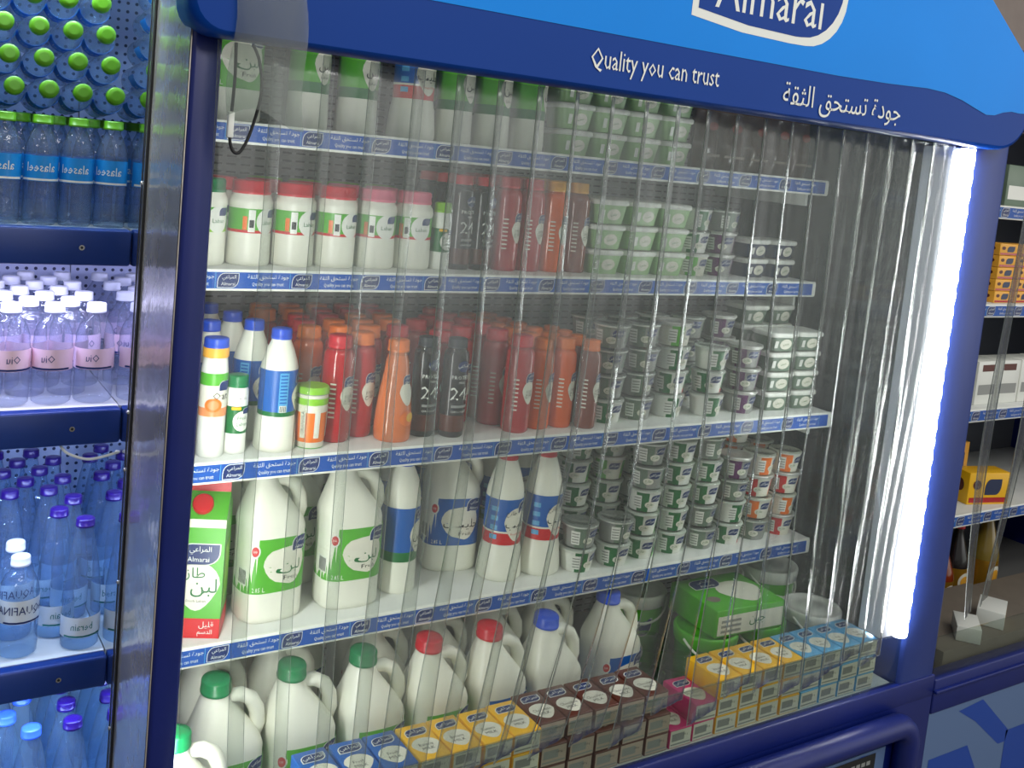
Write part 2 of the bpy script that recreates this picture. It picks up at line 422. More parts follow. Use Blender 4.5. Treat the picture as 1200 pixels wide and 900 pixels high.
#@@PARTS
# ------------------------------------------------------------------ the dairy cooler
cooler = thing('display_cooler', 'blue open dairy cooler with lit canopy, stocked shelves and plastic strip curtain', 'display cooler', (.86, .38, -.95))
def cpart(mb, name, parent=None, **kw):
    """a cooler part built in world coordinates"""
    o = mb.obj(name)
    if parent is None:
        o.parent = cooler; o.matrix_parent_inverse = Matrix.Translation(-Vector((.86, .38, -.95)))
    else:
        o.parent = parent; o.matrix_parent_inverse = Matrix.Identity(4)
    for k, v in kw.items(): o[k] = v
    return o
b = MB(); b.box(-.040, 0, -.004, .03, -.95, .80, NAVY, .006); b.box(-.040, -.022, .03, .77, -.95, 1.0, NAVY); cpart(b, 'post', label='narrow navy post at the mirrored end')
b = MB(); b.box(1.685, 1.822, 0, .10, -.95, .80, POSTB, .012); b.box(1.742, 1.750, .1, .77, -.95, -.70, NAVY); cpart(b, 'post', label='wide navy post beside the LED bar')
b = MB()   # mirror-bright film on the end panel, slightly wavy
nu, nv = 8, 60; vs = []; fs = []
for j in range(nv+1):
    for i in range(nu+1):
        y = .0+.187*i/nu; z = -.95+1.85*j/nv
        vs.append((-.0425-.0018*sin(z*9+y*20)*sin(y*PI/.187), y, z))
for j in range(nv):
    for i in range(nu): k = j*(nu+1)+i; fs.append((k+1, k, k+nu+1, k+nu+2))
b.add(vs, fs, CHROME, True); b.box(-.0415, -.040, 0, .187, -.95, .9, CHROME)
cp = cpart(b, 'chrome_panel')
b = MB(); b.box(-.0458, -.040, .187, .208, -.95, .95, BLACK, .001)
b.box(-.0468, -.0455, .190, .194, -.95, .95, STEEL); b.box(-.0468, -.0455, .205, .208, -.95, .95, STEEL)
for z in (-.70, -.36, -.12, .06, .15, .5): b.lathe([(.004, -.002), (.004, .0015), (.002, .003)], STEEL, 10, c=(-.0462, .1995, z))
cpart(b, 'edge_trim')
b = MB(); b.box(-.0445, -.0405, .208, .77, -.95, .95, MIRROR); cpart(b, 'mirror_panel')
b = MB(); b.box(-.022, 1.748, .745, .77, -.95, .92, BACKP); cpart(b, 'back_panel')
b = MB(); b.box(-.022, 1.748, .05, .77, .93, .95, INNER); b.box(-.022, 1.72, .03, .05, .72, .93, INNER); cpart(b, 'roof_panel')
b = MB(); b.box(-.022, 1.74, .16, .745, -.68, -.64, SHELFW); cpart(b, 'floor_tray')
b = MB(); b.box(.20, 1.68, .0185, .155, -.60, -.553, SHELFW); b.box(-.02, .20, .04, .07, -.66, -.553, SHELFW); b.box(-.02, .2, .07, .16, -.68, -.64, SHELFW)
b.box(.19, .20, .02, .155, -.68, -.6, SHELFW); cpart(b, 'front_ledge')
b = MB(); b.box(1.742, 1.748, .10, .745, -.68, .93, GLASSDIV); cpart(b, 'divider_pane')
# shelves with their price rails
def rail_print(z0, y, x0, x1):
    b = MB(); per = .135; h = .029
    fr = lambda k: front(y-.0008-.0003*k)
    x = x0+.004
    b.rect(x0, x1-.012, z0+.0045, z0+.0045+h, RAILB, fr(0), 2)
    b.rect(x1-.012, x1, z0+.004, z0+.0055+h, WHITE, fr(0), 1)
    x = x0+.03; zc = z0+.0045+h/2
    while x < x1-.03:
        logo(b, None, x, zc, .036, .024, lambda k, : fr(k+1), bgm=LOGO)
        if x+.08 < x1:
            b.text('جودة تستحق الثقة', .0105, WHITE, fr(1), x+.072, zc+.006)
            b.text('Quality you can trust', .0095, WHITE, fr(1), x+.072, zc-.007, .72)
            b.rect(x+.112, x+.113, z0+.005, z0+.005+h, LBLUE, fr(1), 1)
        x += per
    return b
SH = {'A': (.569, .365, 'topmost'), 'B': (.312, .365, 'second'), 'C': (0.0, .265, 'third'), 'D': (-.331, .280, 'fourth')}
for k, (zr, yr, nm) in SH.items():
    xr = 1.652
    b = MB(); b.box(-.02, xr, yr+.006, .744, zr+.022, zr+.0375, SHELFW, .002)
    for x in (-.01, xr-.02): b.box(x, x+.008, yr+.05, .744, zr-.03, zr+.024, SHELFW)
    sh = cpart(b, 'shelf', label=nm+' white shelf of the cooler')
    b = MB(); b.box(-.02, xr, yr, yr+.006, zr, zr+.0385, WHITE, .0015); rl = cpart(b, 'price_rail', sh)
    cpart(rail_print(zr, yr, -.02, xr), 'rail_print', sh)
# LED bar on the right post
b = MB(); b.box(1.600, 1.684, .006, .070, -.425, .706, LEDH, .004); lh = cpart(b, 'led_housing')
b = MB(); pr = []
n = 150
for i in range(n+1):
    z = -.424+1.13*i/n; pr.append((.0185+.0013*sin(i*PI/2.5), z))
b.lathe(pr, LED, 14, shape=lambda t: (sin(t), -.75*cos(t)), c=(1.663, .000, 0)); cpart(b, 'led_tube')
# canopy
def outline(d):
    p = []
    z0, z1, x0, x1 = .709+d, 1.10, -.060+d, 1.800-d
    for i in range(7): a = PI/2*i/6; p.append((x0+.045*(1-sin(a)), z0+.045*(1-cos(a))) if 0 else (x0+.04-.04*cos(a), z0+.04-.04*sin(a)))
    for i in range(1, 24): p.append((x0+.04+(x1-.10-x0-.04)*i/24, z0))
    for i in range(9): a = PI/2*i/8; p.append((x1-.10+.10*sin(a), z0+.085-.085*cos(a)))
    p.append((x1, .885-d)); p.append((1.602-d, 1.017-d)); p.append((1.50-d, 1.085-d)); p.append((x0, 1.085-d))
    return p
b = MB(); loops = []
for y, d in ((.03, .004), (-.02, 0), (-.036, .0006), (-.046, .0035), (-.050, .009)): loops.append([(x, y, z) for x, z in outline(d)])
n = len(loops[0]); vs = [v for l in loops for v in l]; fs = []
for k in range(len(loops)-1):
    for i in range(n): j = (i+1) % n; fs.append((k*n+i, k*n+j, (k+1)*n+j, (k+1)*n+i))
b.add(vs, fs, NAVYD, True); b.add(loops[-1], [tuple(range(n))], NAVYD); b.add(loops[0], [tuple(reversed(range(n)))], NAVY)
canopy = cpart(b, 'canopy')
wave = [(-.05, .803), (.3, .803), (.8, .803), (1.15, .803), (1.3, .806), (1.42, .811), (1.48, .809), (1.54, .800), (1.59, .788), (1.63, .779), (1.66, .781), (1.69, .790), (1.72, .795), (1.75, .794), (1.790, .797)]
b = MB(); up = [(1.741, .80), (1.58, 1.02), (1.52, 1.09), (-.05, 1.09)]
topz = lambda x: 1.085 if x < 1.50 else 1.085-(x-1.50)*.667
vs = []; fs = []
for x, z in wave: vs += [(x, -.0512, z), (x, -.0512, max(z+.002, topz(x)-.004))]
for i in range(len(wave)-1): fs.append((2*i, 2*i+2, 2*i+3, 2*i+1))
b.add(vs, fs, SKY); cpart(b, 'blue_band', canopy)
b = MB(); fr = lambda k: front(-.0518-.0005*k)
def bigleaf(x0, x1, z0, z1):
    p = [(x0, z0), (x0+.12, z0-.012), (x0+.24, z0-.014)]
    w_ = x1-x0
    for i in range(8): a = PI/2*i/7; p.append((x1-.10+.10*sin(a), z0+.085-.098*cos(a)))
    p += [(x1, z1), (x1-.2, z1+.012), (x0+.08, z1)]
    for i in range(6): a = PI/2*i/5; p.append((x0+.08-.08*sin(a), z1-.08+.08*cos(a)))
    return p
b.poly(bigleaf(.768, 1.150, .858, 1.06), WHITE, fr(0), 1); b.poly(bigleaf(.782, 1.137, .872, 1.048), NAVYD, fr(1), 1)
b.text('Almarai', .105, WHITE, fr(2), .952, .915, .83); b.text('المراعي', .085, WHITE, fr(2), .955, .995)
cpart(b, 'emblem', canopy)
b = MB()
b.text('Quality you can trust', .0455, WHITE, fr(0), .709, .757, .715); cpart(b, 'lettering', canopy); b = MB(); b.text('جودة تستحق الثقة', .054, WHITE, fr(0), 1.177, .749, .86)
cpart(b, 'lettering', canopy)
# lower front: rail, bumper, kick panel
b = MB(); b.box(-.04, 1.822, -.004, .018, -.604, -.550, NAVY, .003); cpart(b, 'front_rail')
b = MB(); pts = [(-.04, -.026, -.634), (1.66, -.026, -.634)] + [(1.66+.05*sin(a), -.026, -.684+.05*cos(a)) for a in [PI/2*i/6 for i in range(1, 7)]] + [(1.71, -.026, -.95)]
b.tube(pts, .029, NAVY, 12); b.box(-.04, 1.822, -.002, -.0005, -.95, -.604, NAVY); cpart(b, 'bumper')
b = MB(); b.box(-.04, 1.655, -.010, .0, -.95, -.69, KICK)
fr2 = lambda k: front(-.0104-.0004*k)
for x0 in (.2, .8, 1.35):
    b.poly([(x0, -.76), (x0+.10, -.72), (x0+.22, -.695), (x0+.27, -.70), (x0+.2, -.76), (x0+.14, -.86), (x0+.10, -.94), (x0, -.94)], KICKB, fr2(0), 1)
b.rect(1.45, 1.62, -.735, -.697, BLACK, fr2(2), 1); [b.rect(1.535+.018*i, 1.548+.018*i, -.721, -.711, GREYP, fr2(3), 1) for i in range(4)]; b.rect(1.49, 1.50, -.727, -.703, AMBER, fr2(3), 1)
cpart(b, 'kick_panel')
# clear fence in front of the cartons
b = MB(); b.box(.10, 1.684, .008, .012, -.5498, -.428, FENCE, .0008); cpart(b, 'fence')
b = MB(); b.box(.10, 1.684, .0075, .0125, -.4285, -.4262, PET); cpart(b, 'fence_edge')

# ------------------------------------------------------------------ product prototypes
PROTO = {}
def begin(name, cat): return thing(name, 'x', cat)
def cap_mesh(r, h, m, n=20, dome=.0, z=0.0):
    b = MB(); b.lathe([(r*.99, z), (r, z+.002), (r, z+h*.22), (r*.965, z+h*.24), (r*.965, z+h*.88), (r*.9, z+h), (r*.5, z+h+dome)], m, n); return b
def label_band(R, z0, z1, bands, shape=None, ref=.05, n=28, nz=1, a0=-PI, a1=PI, off=.0005):
    """wrap label: bands = [(zfrac, material)] from the foot up"""
    b = MB(); mp = cyl(R, off, 0, shape, 1.0)
    p = 0
    for q, m in bands:
        za, zb = z0+(z1-z0)*p, z0+(z1-z0)*q
        for k in range(nz):
            zc, zd = za+(zb-za)*k/nz, za+(zb-za)*(k+1)/nz
            vs = []; fs = []
            for i in range(n+1):
                t = a0+(a1-a0)*i/n; vs += [mp(t, zc), mp(t, zd)]
            for i in range(n): fs.append((2*i, 2*i+2, 2*i+3, 2*i+1))
            b.add(vs, fs, m, True)
        p = q
    return b
def interp(prof):
    def R(v):
        for (r0_, z0_), (r1_, z1_) in zip(prof, prof[1:]):
            if z0_ <= v <= z1_ and z1_ > z0_: return r0_+(r1_-r0_)*(v-z0_)/(z1_-z0_)
        return prof[-1][0] if v > prof[-1][1] else prof[0][0]
    return R
def maps(R, shape, ref, ang=0): return lambda k: cyl(R, .0009+.0004*k, ang, shape, ref)

def make_jug(capm, labm, word, lab2=None):
    t = begin('milk_jug', 'milk jug'); shp = se(.060, .047, 3.2)
    prof = [(.90, 0), (.985, .004), (1, .012), (1, .172), (.985, .183), (.91, .196), (.74, .217), (.57, .237), (.47, .250), (.41, .260), (.38, .267), (.38, .274)]
    def lean(z): return -.021*max(0, min(1, (z-.165)/.085))
    b = MB(); n = 32; vs = []; fs = []
    for r, z in prof:
        k = max(0, min(1, (z-.19)/.07))
        for i in range(n):
            a, c_ = shp(2*PI*i/n); t2 = 2*PI*i/n
            a = a*(1-k)+.058*sin(t2)*k; c_ = c_*(1-k)-.058*cos(t2)*k
            vs.append((a*r+lean(z), c_*r, z))
    for q in range(len(prof)-1):
        for i in range(n): j = (i+1) % n; fs.append((q*n+i, q*n+j, (q+1)*n+j, (q+1)*n+i))
    b.add(vs, fs, MILK, True); b.add(vs[:n], [tuple(reversed(range(n)))], MILK); b.add(vs[-n:], [tuple(range(n))], MILK)
    fr_ = lambda k: cyl(lambda v: 1.0, .0007+.0003*k, 0, shp, .06)
    b.text('EXP 12 / 24', .007, INK, lambda u, v: (u+.01, -.047+.012*(v-.19)/.03-.0035, v), .0, .196) if 0 else None
    b.obj('body', t)
    b = MB()   # grip: ring from the neck down to the shoulder
    pts = [(-.012, 0, .246), (.004, 0, .255), (.022, 0, .254), (.040, 0, .243), (.0515, 0, .221), (.0545, 0, .197), (.044, 0, .168)]
    b.tube(pts, .012, MILK, 12, rf=lambda s_: .0112+.0030*s_); b.obj('handle', t)
    cap = cap_mesh(.0248, .0235, capm, 24, .001); o = cap.obj('cap', t); o.location = (-.021, 0, .2695)
    lb = label_band(1.0, .058, .160, [(.05, lab2 or labm), (1, labm)], shp, .06, 48)
    b = MB()
    lg = lambda k: fr_(k+2)
    b.poly(drop(.012, .107, .066, .072), CREAM, fr_(1)); logo(b, None, .03, .146, .036, .026, lg)
    b.text(word, .026, GREEND if labm is GREEN else INK, fr_(3), .014, .104); b.text('Fresh', .011, INK, fr_(3), .014, .084)
    b.poly(ell(-.042, .138, .013, .013), WHITE, fr_(1)); b.poly(ell(-.042, .138, .0095, .0095), RED, fr_(2)); b.text('100', .008, WHITE, fr_(3), -.042, .138)
    barcode(b, None, -.076, .086, .022, .034, fr_(3)) if 0 else None
    b.rect(-.092, -.064, .072, .104, WHITE, fr_(1), 4)
    for i in range(7): b.rect(-.090+.0036*i, -.088+.0036*i, .075, .101, INK, fr_(2), 1)
    for i in range(5): b.rect(-.092, -.064, .116+.008*i, .119+.008*i, CREAM, fr_(1), 4)
    b.text('2.85 L', .012, WHITE, fr_(1), -.03, .066)
    lo = lb.obj('label', t); b.obj('label_print', lo)
    return t
def make_bottle(name, cat, prof, bodym, capm, cr, ch, lab=None, n=24, deco=None, ref=None, neckm=None, ribs=0):
    """round bottle; lab=(z0,z1,bands); deco(mb, mapsf)"""
    t = begin(name, cat)
    b = MB(); b.lathe(prof, bodym, n); b.obj('body', t)
    zt = prof[-1][1]
    cap_mesh(cr, ch, capm, 20, .0008, zt-.002).obj('cap', t)
    if neckm: 
        q = MB(); q.lathe([(cr*1.04, zt-.008), (cr*1.04, zt-.004)], neckm, 18); q.obj('neck_ring', t)
    if lab:
        R = interp(prof); lo = label_band(R, lab[0], lab[1], lab[2], None, 1.0, 28, 2).obj('label', t)
        if deco:
            b = MB(); deco(b, maps(R, None, ref or prof[2][0])); b.obj('label_print', lo)
    return t
def p_milk():
    prof = [(.034, 0), (.0368, .003), (.0370, .012), (.0345, .055), (.0330, .064), (.0330, .146), (.0300, .160), (.0235, .180), (.0175, .194), (.0165, .200)]
    def deco(b, k):
        b.poly(drop(.018, .094, .04, .05), CREAM, k(1)); logo(b, None, .022, .132, .028, .018, lambda i: k(i+1))
        b.text('Fresh', .010, INK, k(2), .018, .102); b.text('Milk', .013, INK, k(2), .018, .089)
        b.rect(-.026, -.010, .072, .142, LBLUE, k(1), 4)
        for i in range(9): b.rect(-.024, -.012, .088+.006*i, .0905+.006*i, BLUE, k(2), 3)
        b.rect(-.024, -.012, .072, .084, WHITE, k(2), 3)
        for i in range(5): b.rect(-.023+.0022*i, -.022+.0022*i, .073, .083, INK, k(3), 1)
    return make_bottle('milk_bottle', 'milk bottle', prof, MILK, CAPB, .0185, .018, (.064, .146, [(.10, GREEND), (1, BLUE)]), deco=deco, ref=.033)
def big_milk(capm, red):
    prof = [(.044, 0), (.0478, .004), (.0485, .014), (.0440, .060), (.0405, .076), (.0405, .178), (.0385, .192), (.0325, .216), (.0245, .240), (.0195, .252), (.0190, .256)]
    def deco(b, k):
        b.poly(drop(.008, .122, .056, .072), CREAM, k(1)); logo(b, None, .026, .158, .032, .024, lambda i: k(i+1))
        b.text('حليب', .024, INK, k(2), .010, .122); b.text('طازج', .012, INK, k(2), -.006, .146); b.text('Fresh Milk', .007, RED, k(2), .010, .102)
        for i in range(4): b.rect(-.05, -.034, .09+.02*i, .1+.02*i, LBLUE, k(1), 3)
    return make_bottle('milk_bottle', 'milk bottle', prof, MILK, capm, .0205, .020, (.078, .176, [(.26, red), (.30, CREAM), (1, BLUE)]), deco=deco, ref=.0405)
def tall_milk(labm, footm):
    prof = [(.036, 0), (.0388, .003), (.039, .012), (.0375, .066), (.0375, .178), (.036, .200), (.030, .228), (.022, .246), (.018, .254), (.018, .258)]
    def deco(b, k):
        b.poly(drop(.022, .115, .044, .066), CREAM, k(1)); b.text('لبن', .022, INK, k(2), .022, .115); b.text('Laban', .008, INK, k(2), .022, .096)
        logo(b, None, .024, .160, .030, .020, lambda i: k(i+1))
    return make_bottle('milk_bottle', 'milk bottle', prof, MILK, CAPB, .0195, .018, (.066, .176, [(.18, footm), (1, labm)]), deco=deco, ref=.0375)
def juice(liq, capm, h=.196, r=.029):
    prof = [(r*.9, 0), (r*.99, .003), (r, .010), (r, h*.80), (r*.97, h*.84), (r*.78, h*.885), (r*.66, h*.90), (r*.66, h-.018)]
    def deco(b, k):
        b.poly(drop(.010, h*.43, r*1.15, h*.25), CREAM, k(0)); logo(b, None, .012, h*.585, r*.85, h*.095, lambda i: k(i+1))
        b.text('JUICE', .007, INK, k(1), .010, h*.44); b.text('عربي' if 0 else 'طازج', .010, INK, k(1), .010, h*.40)
        b.rect(-.027, -.014, h*.2, h*.6, liq, k(0), 3)
        for i in range(8): b.rect(-.026, -.015, h*(.24+.045*i), h*(.255+.045*i), CREAM, k(1), 2)
    return make_bottle('juice_bottle', 'juice bottle', prof, liq, capm, r*.80, .022, (h*.15, h*.78, [(1, liq)]), deco=deco, ref=r, neckm=PET)
def carafe():
    prof = [(.033, 0), (.0355, .004), (.036, .02), (.0345, .055), (.029, .095), (.0245, .125), (.0225, .150), (.019, .160), (.0175, .166), (.0175, .172)]
    def deco(b, k):
        b.poly(drop(.012, .092, .034, .045), CREAM, k(1)); logo(b, None, .014, .118, .022, .016, lambda i: k(i+1)); b.poly(ell(.012, .045, .016, .014), ORANGE, k(1)); b.poly(ell(.018, .047, .009, .009), YEL, k(2))
    return make_bottle('juice_bottle', 'juice bottle', prof, JPEACH, ORANGE, .021, .022, (.03, .128, [(1, JPEACH)]), deco=deco, ref=.03, neckm=PET)
def protein(capm):
    h = .19; r = .0245
    prof = [(r*.9, 0), (r, .003), (r, .162), (r*.93, .168), (r*.72, .173), (r*.72, .178)]
    def deco(b, k):
        b.poly(ell(.008, .142, .013, .011), LOGO, k(1)); b.text('المراعي', .009, WHITE, k(2), .008, .142)
        b.text('PROTEIN', .0105, WHITE, k(1), .006, .120); b.text('MILK', .006, WHITE, k(1), .006, .110)
        b.text('24', .036, WHITE, k(1), .002, .088); b.text('g', .022, WHITE, k(1), .025, .080)
        b.rect(-.012, .028, .060, .065, GREYP, k(1), 5); b.text('CHOCOLATE', .006, WHITE, k(1), .006, .052)
    return make_bottle('protein_shake_bottle', 'protein drink', prof, PBLACK, capm, r*.8, .018, (.012, .158, [(.22, CHOC), (1, PBLACK)]), deco=deco, ref=r, neckm=PET)
def laban_small(capm=CAPG, lab=GREEND):
    prof = [(.0195, 0), (.0208, .002), (.021, .008), (.0195, .036), (.0195, .083), (.0205, .092), (.0195, .108), (.0175, .116), (.017, .118)]
    def deco(b, k):
        b.poly(ell(.003, .058, .016, .018), WHITE, k(1)); b.text('Fresh', .008, GREEND, k(2), .003, .064); b.text('Laban', .009, GREEND, k(2), .003, .053)
        b.rect(-.016, .0, .078, .083, YEL, k(1), 3); logo(b, None, .010, .076, .014, .010, lambda i: k(i+2), txt=False)
        b.text('8 - 13', .005, INK, k(0), .002, .098)
    return make_bottle('laban_bottle', 'yogurt drink bottle', prof, WHITE, capm, .0185, .020, (.036, .084, [(1, lab)]), deco=deco, ref=.02)
def oat():
    prof = [(.021, 0), (.023, .003), (.023, .070), (.0225, .150), (.0205, .168), (.018, .176), (.018, .190)]
    def deco(b, k):
        b.text('Oat', .018, INK, k(1), .004, .108); logo(b, None, .010, .125, .02, .016, lambda i: k(i+1), txt=False)
        b.poly(ell(-.008, .092, .014, .012), ORANGE, k(1)); b.poly(ell(-.008, .092, .009, .008), PEACH, k(2))
    t = make_bottle('oat_drink_bottle', 'oat drink bottle', prof, WHITE, CAPB, .0215, .016, (.072, .146, [(.20, PEACH), (.72, CREAM), (1, GREEN)]), deco=deco, ref=.023)
    b = MB(); b.lathe([(.0215, .172), (.022, .174), (.022, .188), (.021, .189)], AMBER, 20); b.obj('neck_band', t); return t
def cup():
    t = begin('snack_cup', 'snack cup'); b = MB()
    R = interp([(.025, 0), (.0285, .098)])
    b.lathe([(.024, 0), (.0252, .002), (.0285, .098), (.0295, .100), (.0295, .104)], CREAM, 24, matf=lambda th, z: GREEN if z < .012 else GREYP if z > .0985 else CREAM); b.obj('body', t)
    b = MB(); b.lathe([(.0297, .100), (.0297, .108), (.027, .112)], LIME, 24); b.obj('lid', t)
    lo = label_band(R, .012, .092, [(.68, ORANGE), (.85, CREAM), (1, LIME)], None, 1, 28, 2).obj('label', t)
    b = MB(); k = maps(R, None, .027)
    for u in (-.030, -.004, .024): b.rect(u, u+.010, .02, .076, CREAM, k(1), 3)
    b.text('GRANOLA', .009, INK, k(2), -.025, .048, rot=PI/2); b.text('granola', .009, INK, k(2), .029, .048, rot=PI/2); b.rect(-.002, .002, .03, .07, WHITE, k(2), 1)
    b.obj('label_print', lo); return t
def jar(capm, lab, accent):
    prof = [(.036, 0), (.0392, .003), (.040, .010), (.039, .052), (.0385, .060), (.0385, .104), (.040, .112), (.038, .122), (.034, .128), (.034, .132)]
    def deco(b, k):
        b.poly(ell(.012, .082, .022, .024), WHITE, k(1)); b.text('Laban', .011, GREEND, k(2), .012, .080); logo(b, None, .022, .096, .02, .014, lambda i: k(i+2), txt=False)
        b.rect(-.024, -.012, .062, .102, WHITE, k(1), 3); b.rect(-.022, -.014, .070, .084, INK, k(2), 2)
        b.rect(-.034, -.026, .066, .09, ORANGE, k(1), 2)
    return make_bottle('laban_jar', 'laban jar', prof, MILK, capm, .0355, .024, (.060, .104, [(.12, accent), (1, lab)]), deco=deco, ref=.039)
def carton():
    t = begin('milk_carton', 'carton'); b = MB(); w2 = .043
    b.box(-w2, w2, -w2, w2, 0, .215, GREEN); 
    z1, z2, z3 = .215, .252, .275
    b.add([(-w2, -w2, z1), (w2, -w2, z1), (w2, w2, z1), (-w2, w2, z1), (-w2, -.004, z2), (w2, -.004, z2), (w2, .004, z2), (-w2, .004, z2), (-w2, -.002, z3), (w2, -.002, z3), (w2, .002, z3), (-w2, .002, z3)],
          [(0, 1, 5, 4), (2, 3, 7, 6), (1, 2, 6, 5), (3, 0, 4, 7), (4, 5, 9, 8), (6, 7, 11, 10), (5, 6, 10, 9), (7, 4, 8, 11), (8, 9, 10, 11)], [GREEN, GREEN, GREEN, GREEN, RED, RED, RED, RED, RED])
    bo = b.obj('body', t); b = MB(); fr_ = lambda k: front(-w2-.0006-.0004*k)
    b.rect(-w2, w2, 0, .036, RED, fr_(0), 1); b.rect(-w2, w2, .2, .215, CREAM, fr_(0), 1)
    b.poly(drop(0, .094, .078, .088), CREAM, fr_(0), 1); b.text('لبن', .036, GREEND, fr_(1), .012, .092); b.text('طازج', .026, GREEND, fr_(1), -.012, .114); b.text('Fresh Laban', .007, INK, fr_(1), 0, .068)
    logo(b, None, .0, .152, .07, .036, lambda k: fr_(k)); 
    b.text('قليل', .014, WHITE, fr_(1), .02, .024); b.text('الدسم', .011, WHITE, fr_(1), .018, .010)
    sd = lambda k: (lambda u, v: (w2+.0006+.0004*k, u, v))
    b.rect(-w2, w2, 0, .036, RED, sd(0), 1); b.rect(-.03, .03, .06, .16, LIME, sd(0), 1)
    b.obj('panel_print', bo)
    b = MB(); b.lathe([(.017, 0), (.018, .002), (.018, .011), (.0165, .013)], RED, 20); c = b.obj('cap', t); c.location = (0, -.024, .232); c.rotation_euler = (math.radians(43), 0, 0); return t
def tub(base, patch, accent, lidm, h=.050, rb=.033, rt=.0395, logo_=True, n=24):
    t = begin('yogurt_tub', 'yogurt tub'); b = MB()
    def mf(th, z):
        if z > h-.004: return WHITE
        if -.35 < th < .75: return base
        if abs(th) > 2.2: return base
        if z < h*.28 and th > .75: return accent
        return patch if (-1.15 < th < -.35 or th > .75) else base
    k = 5; prof = [(rb*.97, 0), (rb, .002)] + [(rb+(rt-rb)*i/k, .002+(h-.006)*i/k) for i in range(1, k+1)] + [(rt+.0022, h-.003), (rt+.0022, h)]
    b.lathe(prof, base, n, matf=mf)
    bo = b.obj('body', t)
    R = interp(prof[1:]); m_ = lambda i: cyl(R, .0006+.0004*i, 0, None, (rb+rt)/2)
    b = MB(); 
    if logo_:
        b.poly(leaf(.008, h*.66, .026, h*.32), LOGO, m_(1)); b.text('المراعي', .010, WHITE, m_(2), .008, h*.67)
        b.poly(ell(-.006, h*.36, .012, h*.16), CREAM, m_(1)); b.text('طازج', .008, GREEND, m_(2), -.006, h*.36)
    b.rect(-.045, -.026, h*.16, h*.78, WHITE, m_(1), 3)
    for i in range(4): b.rect(-.043, -.028, h*(.24+.13*i), h*(.29+.13*i), GREYP, m_(2), 2)
    b.obj('label_print', bo)
    b = MB(); b.lathe([(rt+.0035, h-.001), (rt+.0042, h+.001), (rt+.0035, h+.004), (rt*.93, h+.0045), (rt*.9, h+.003), (.004, h+.003)], lidm, n); b.obj('lid', t)
    return t
def square_tub(bodym, w_=.042, h=.044):
    t = begin('cheese_tub', 'cheese tub'); shp = se(1, 1, 6); b = MB()
    b.lathe([(w_*.80, 0), (w_*.82, .002), (w_*.97, h-.008)], bodym, 32, shape=shp); bo = b.obj('body', t)
    b = MB(); mp = lambda k: (lambda u, v: (u, -(w_*.82+(w_*.15)*(v/(h-.008)))*1.0-.0010-.0004*k, v))
    b.poly(ell(.004, h*.42, .018, .013), CREAM, mp(0), 1); b.text('جبن', .011, GREEND, mp(1), .004, h*.42); b.rect(-.03, -.02, h*.2, h*.6, WHITE, mp(0), 1); b.obj('label_print', bo)
    b = MB(); b.lathe([(w_, h-.009), (w_*1.05, h-.007), (w_*1.05, h), (w_*.98, h+.003), (w_*.9, h+.002)], WHITE, 32, shape=shp); b.obj('lid', t); return t
def bucket(r, h, bodym, lidm, txt=None):
    t = begin('yogurt_bucket', 'yogurt bucket'); b = MB(); prof = [(r*.84, 0), (r*.86, .003), (r*.95, h-.022), (r*.95, h-.004)]
    b.lathe(prof, bodym, 32); bo = b.obj('body', t); R = interp(prof); k = lambda i: cyl(R, .0008+.0004*i, -.3, None, r)
    b = MB(); logo(b, None, .012, h*.62, .075, .042, lambda i: k(i+1)); b.poly(ell(.0, h*.30, .036, h*.17), CREAM, k(1))
    b.text(txt or 'زبادي' if 0 else (txt or 'لبن'), .03, GREEND, k(2), 0, h*.30); b.obj('label_print', bo)
    b = MB(); b.lathe([(r*.97, h-.030), (r, h-.028), (r*1.03, h-.010), (r*1.03, h-.001), (r*1.0, h+.002), (r*.93, h+.002), (r*.90, h-.003), (r*.5, h-.003), (r*.48, h-.0015), (.004, h-.0015)], lidm, 36); b.obj('lid', t)
    b = MB(); b.tube([(r*1.05*cos(a), -r*1.05*abs(sin(a))*.92-.001, h-.012-.052*sin(a)) for a in [PI*i/16 for i in range(17)]], .0028, WHITE, 8); b.obj('handle', t); return t
def brick(face, endm, txt):
    """small drink carton lying on its back, end towards the shopper, face up; origin at the front bottom centre"""
    b = MB(); W, H, L_ = .0295, .0395, .104
    b.box(-W, W, 0, L_, 0, H, face, .0018)
    fr_ = lambda k: front(-.0004-.0002*k); tp = lambda k: top(H+.0004+.0003*k)
    b.rect(-W+.002, W-.002, .002, H-.003, endm, fr_(0), 1); b.rect(-W+.004, W-.004, .006, .009, GREYP, fr_(1), 1); b.rect(-W+.006, W-.02, .014, .030, GREYP, fr_(1), 1); b.text('130 g', .006, INK, fr_(2), .012, .024)
    b.poly(drop(0, .036, .052, .050), CREAM, tp(0), 1); b.text(txt, .012, INK, tp(1), 0, .040, .8); b.text('MILK', .011, INK, tp(1), 0, .028)
    b.poly(leaf(0, .080, .044, .022), WHITE, tp(0), 1); b.poly(leaf(0, .080, .040, .019), LOGO, tp(1), 1); b.text('المراعي', .013, WHITE, tp(2), 0, .080)
    sd = lambda u, v: (W+.0004, u, v); b.rect(.01, .095, .008, .032, CREAM, sd, 1)
    return b.obj('drink_carton')

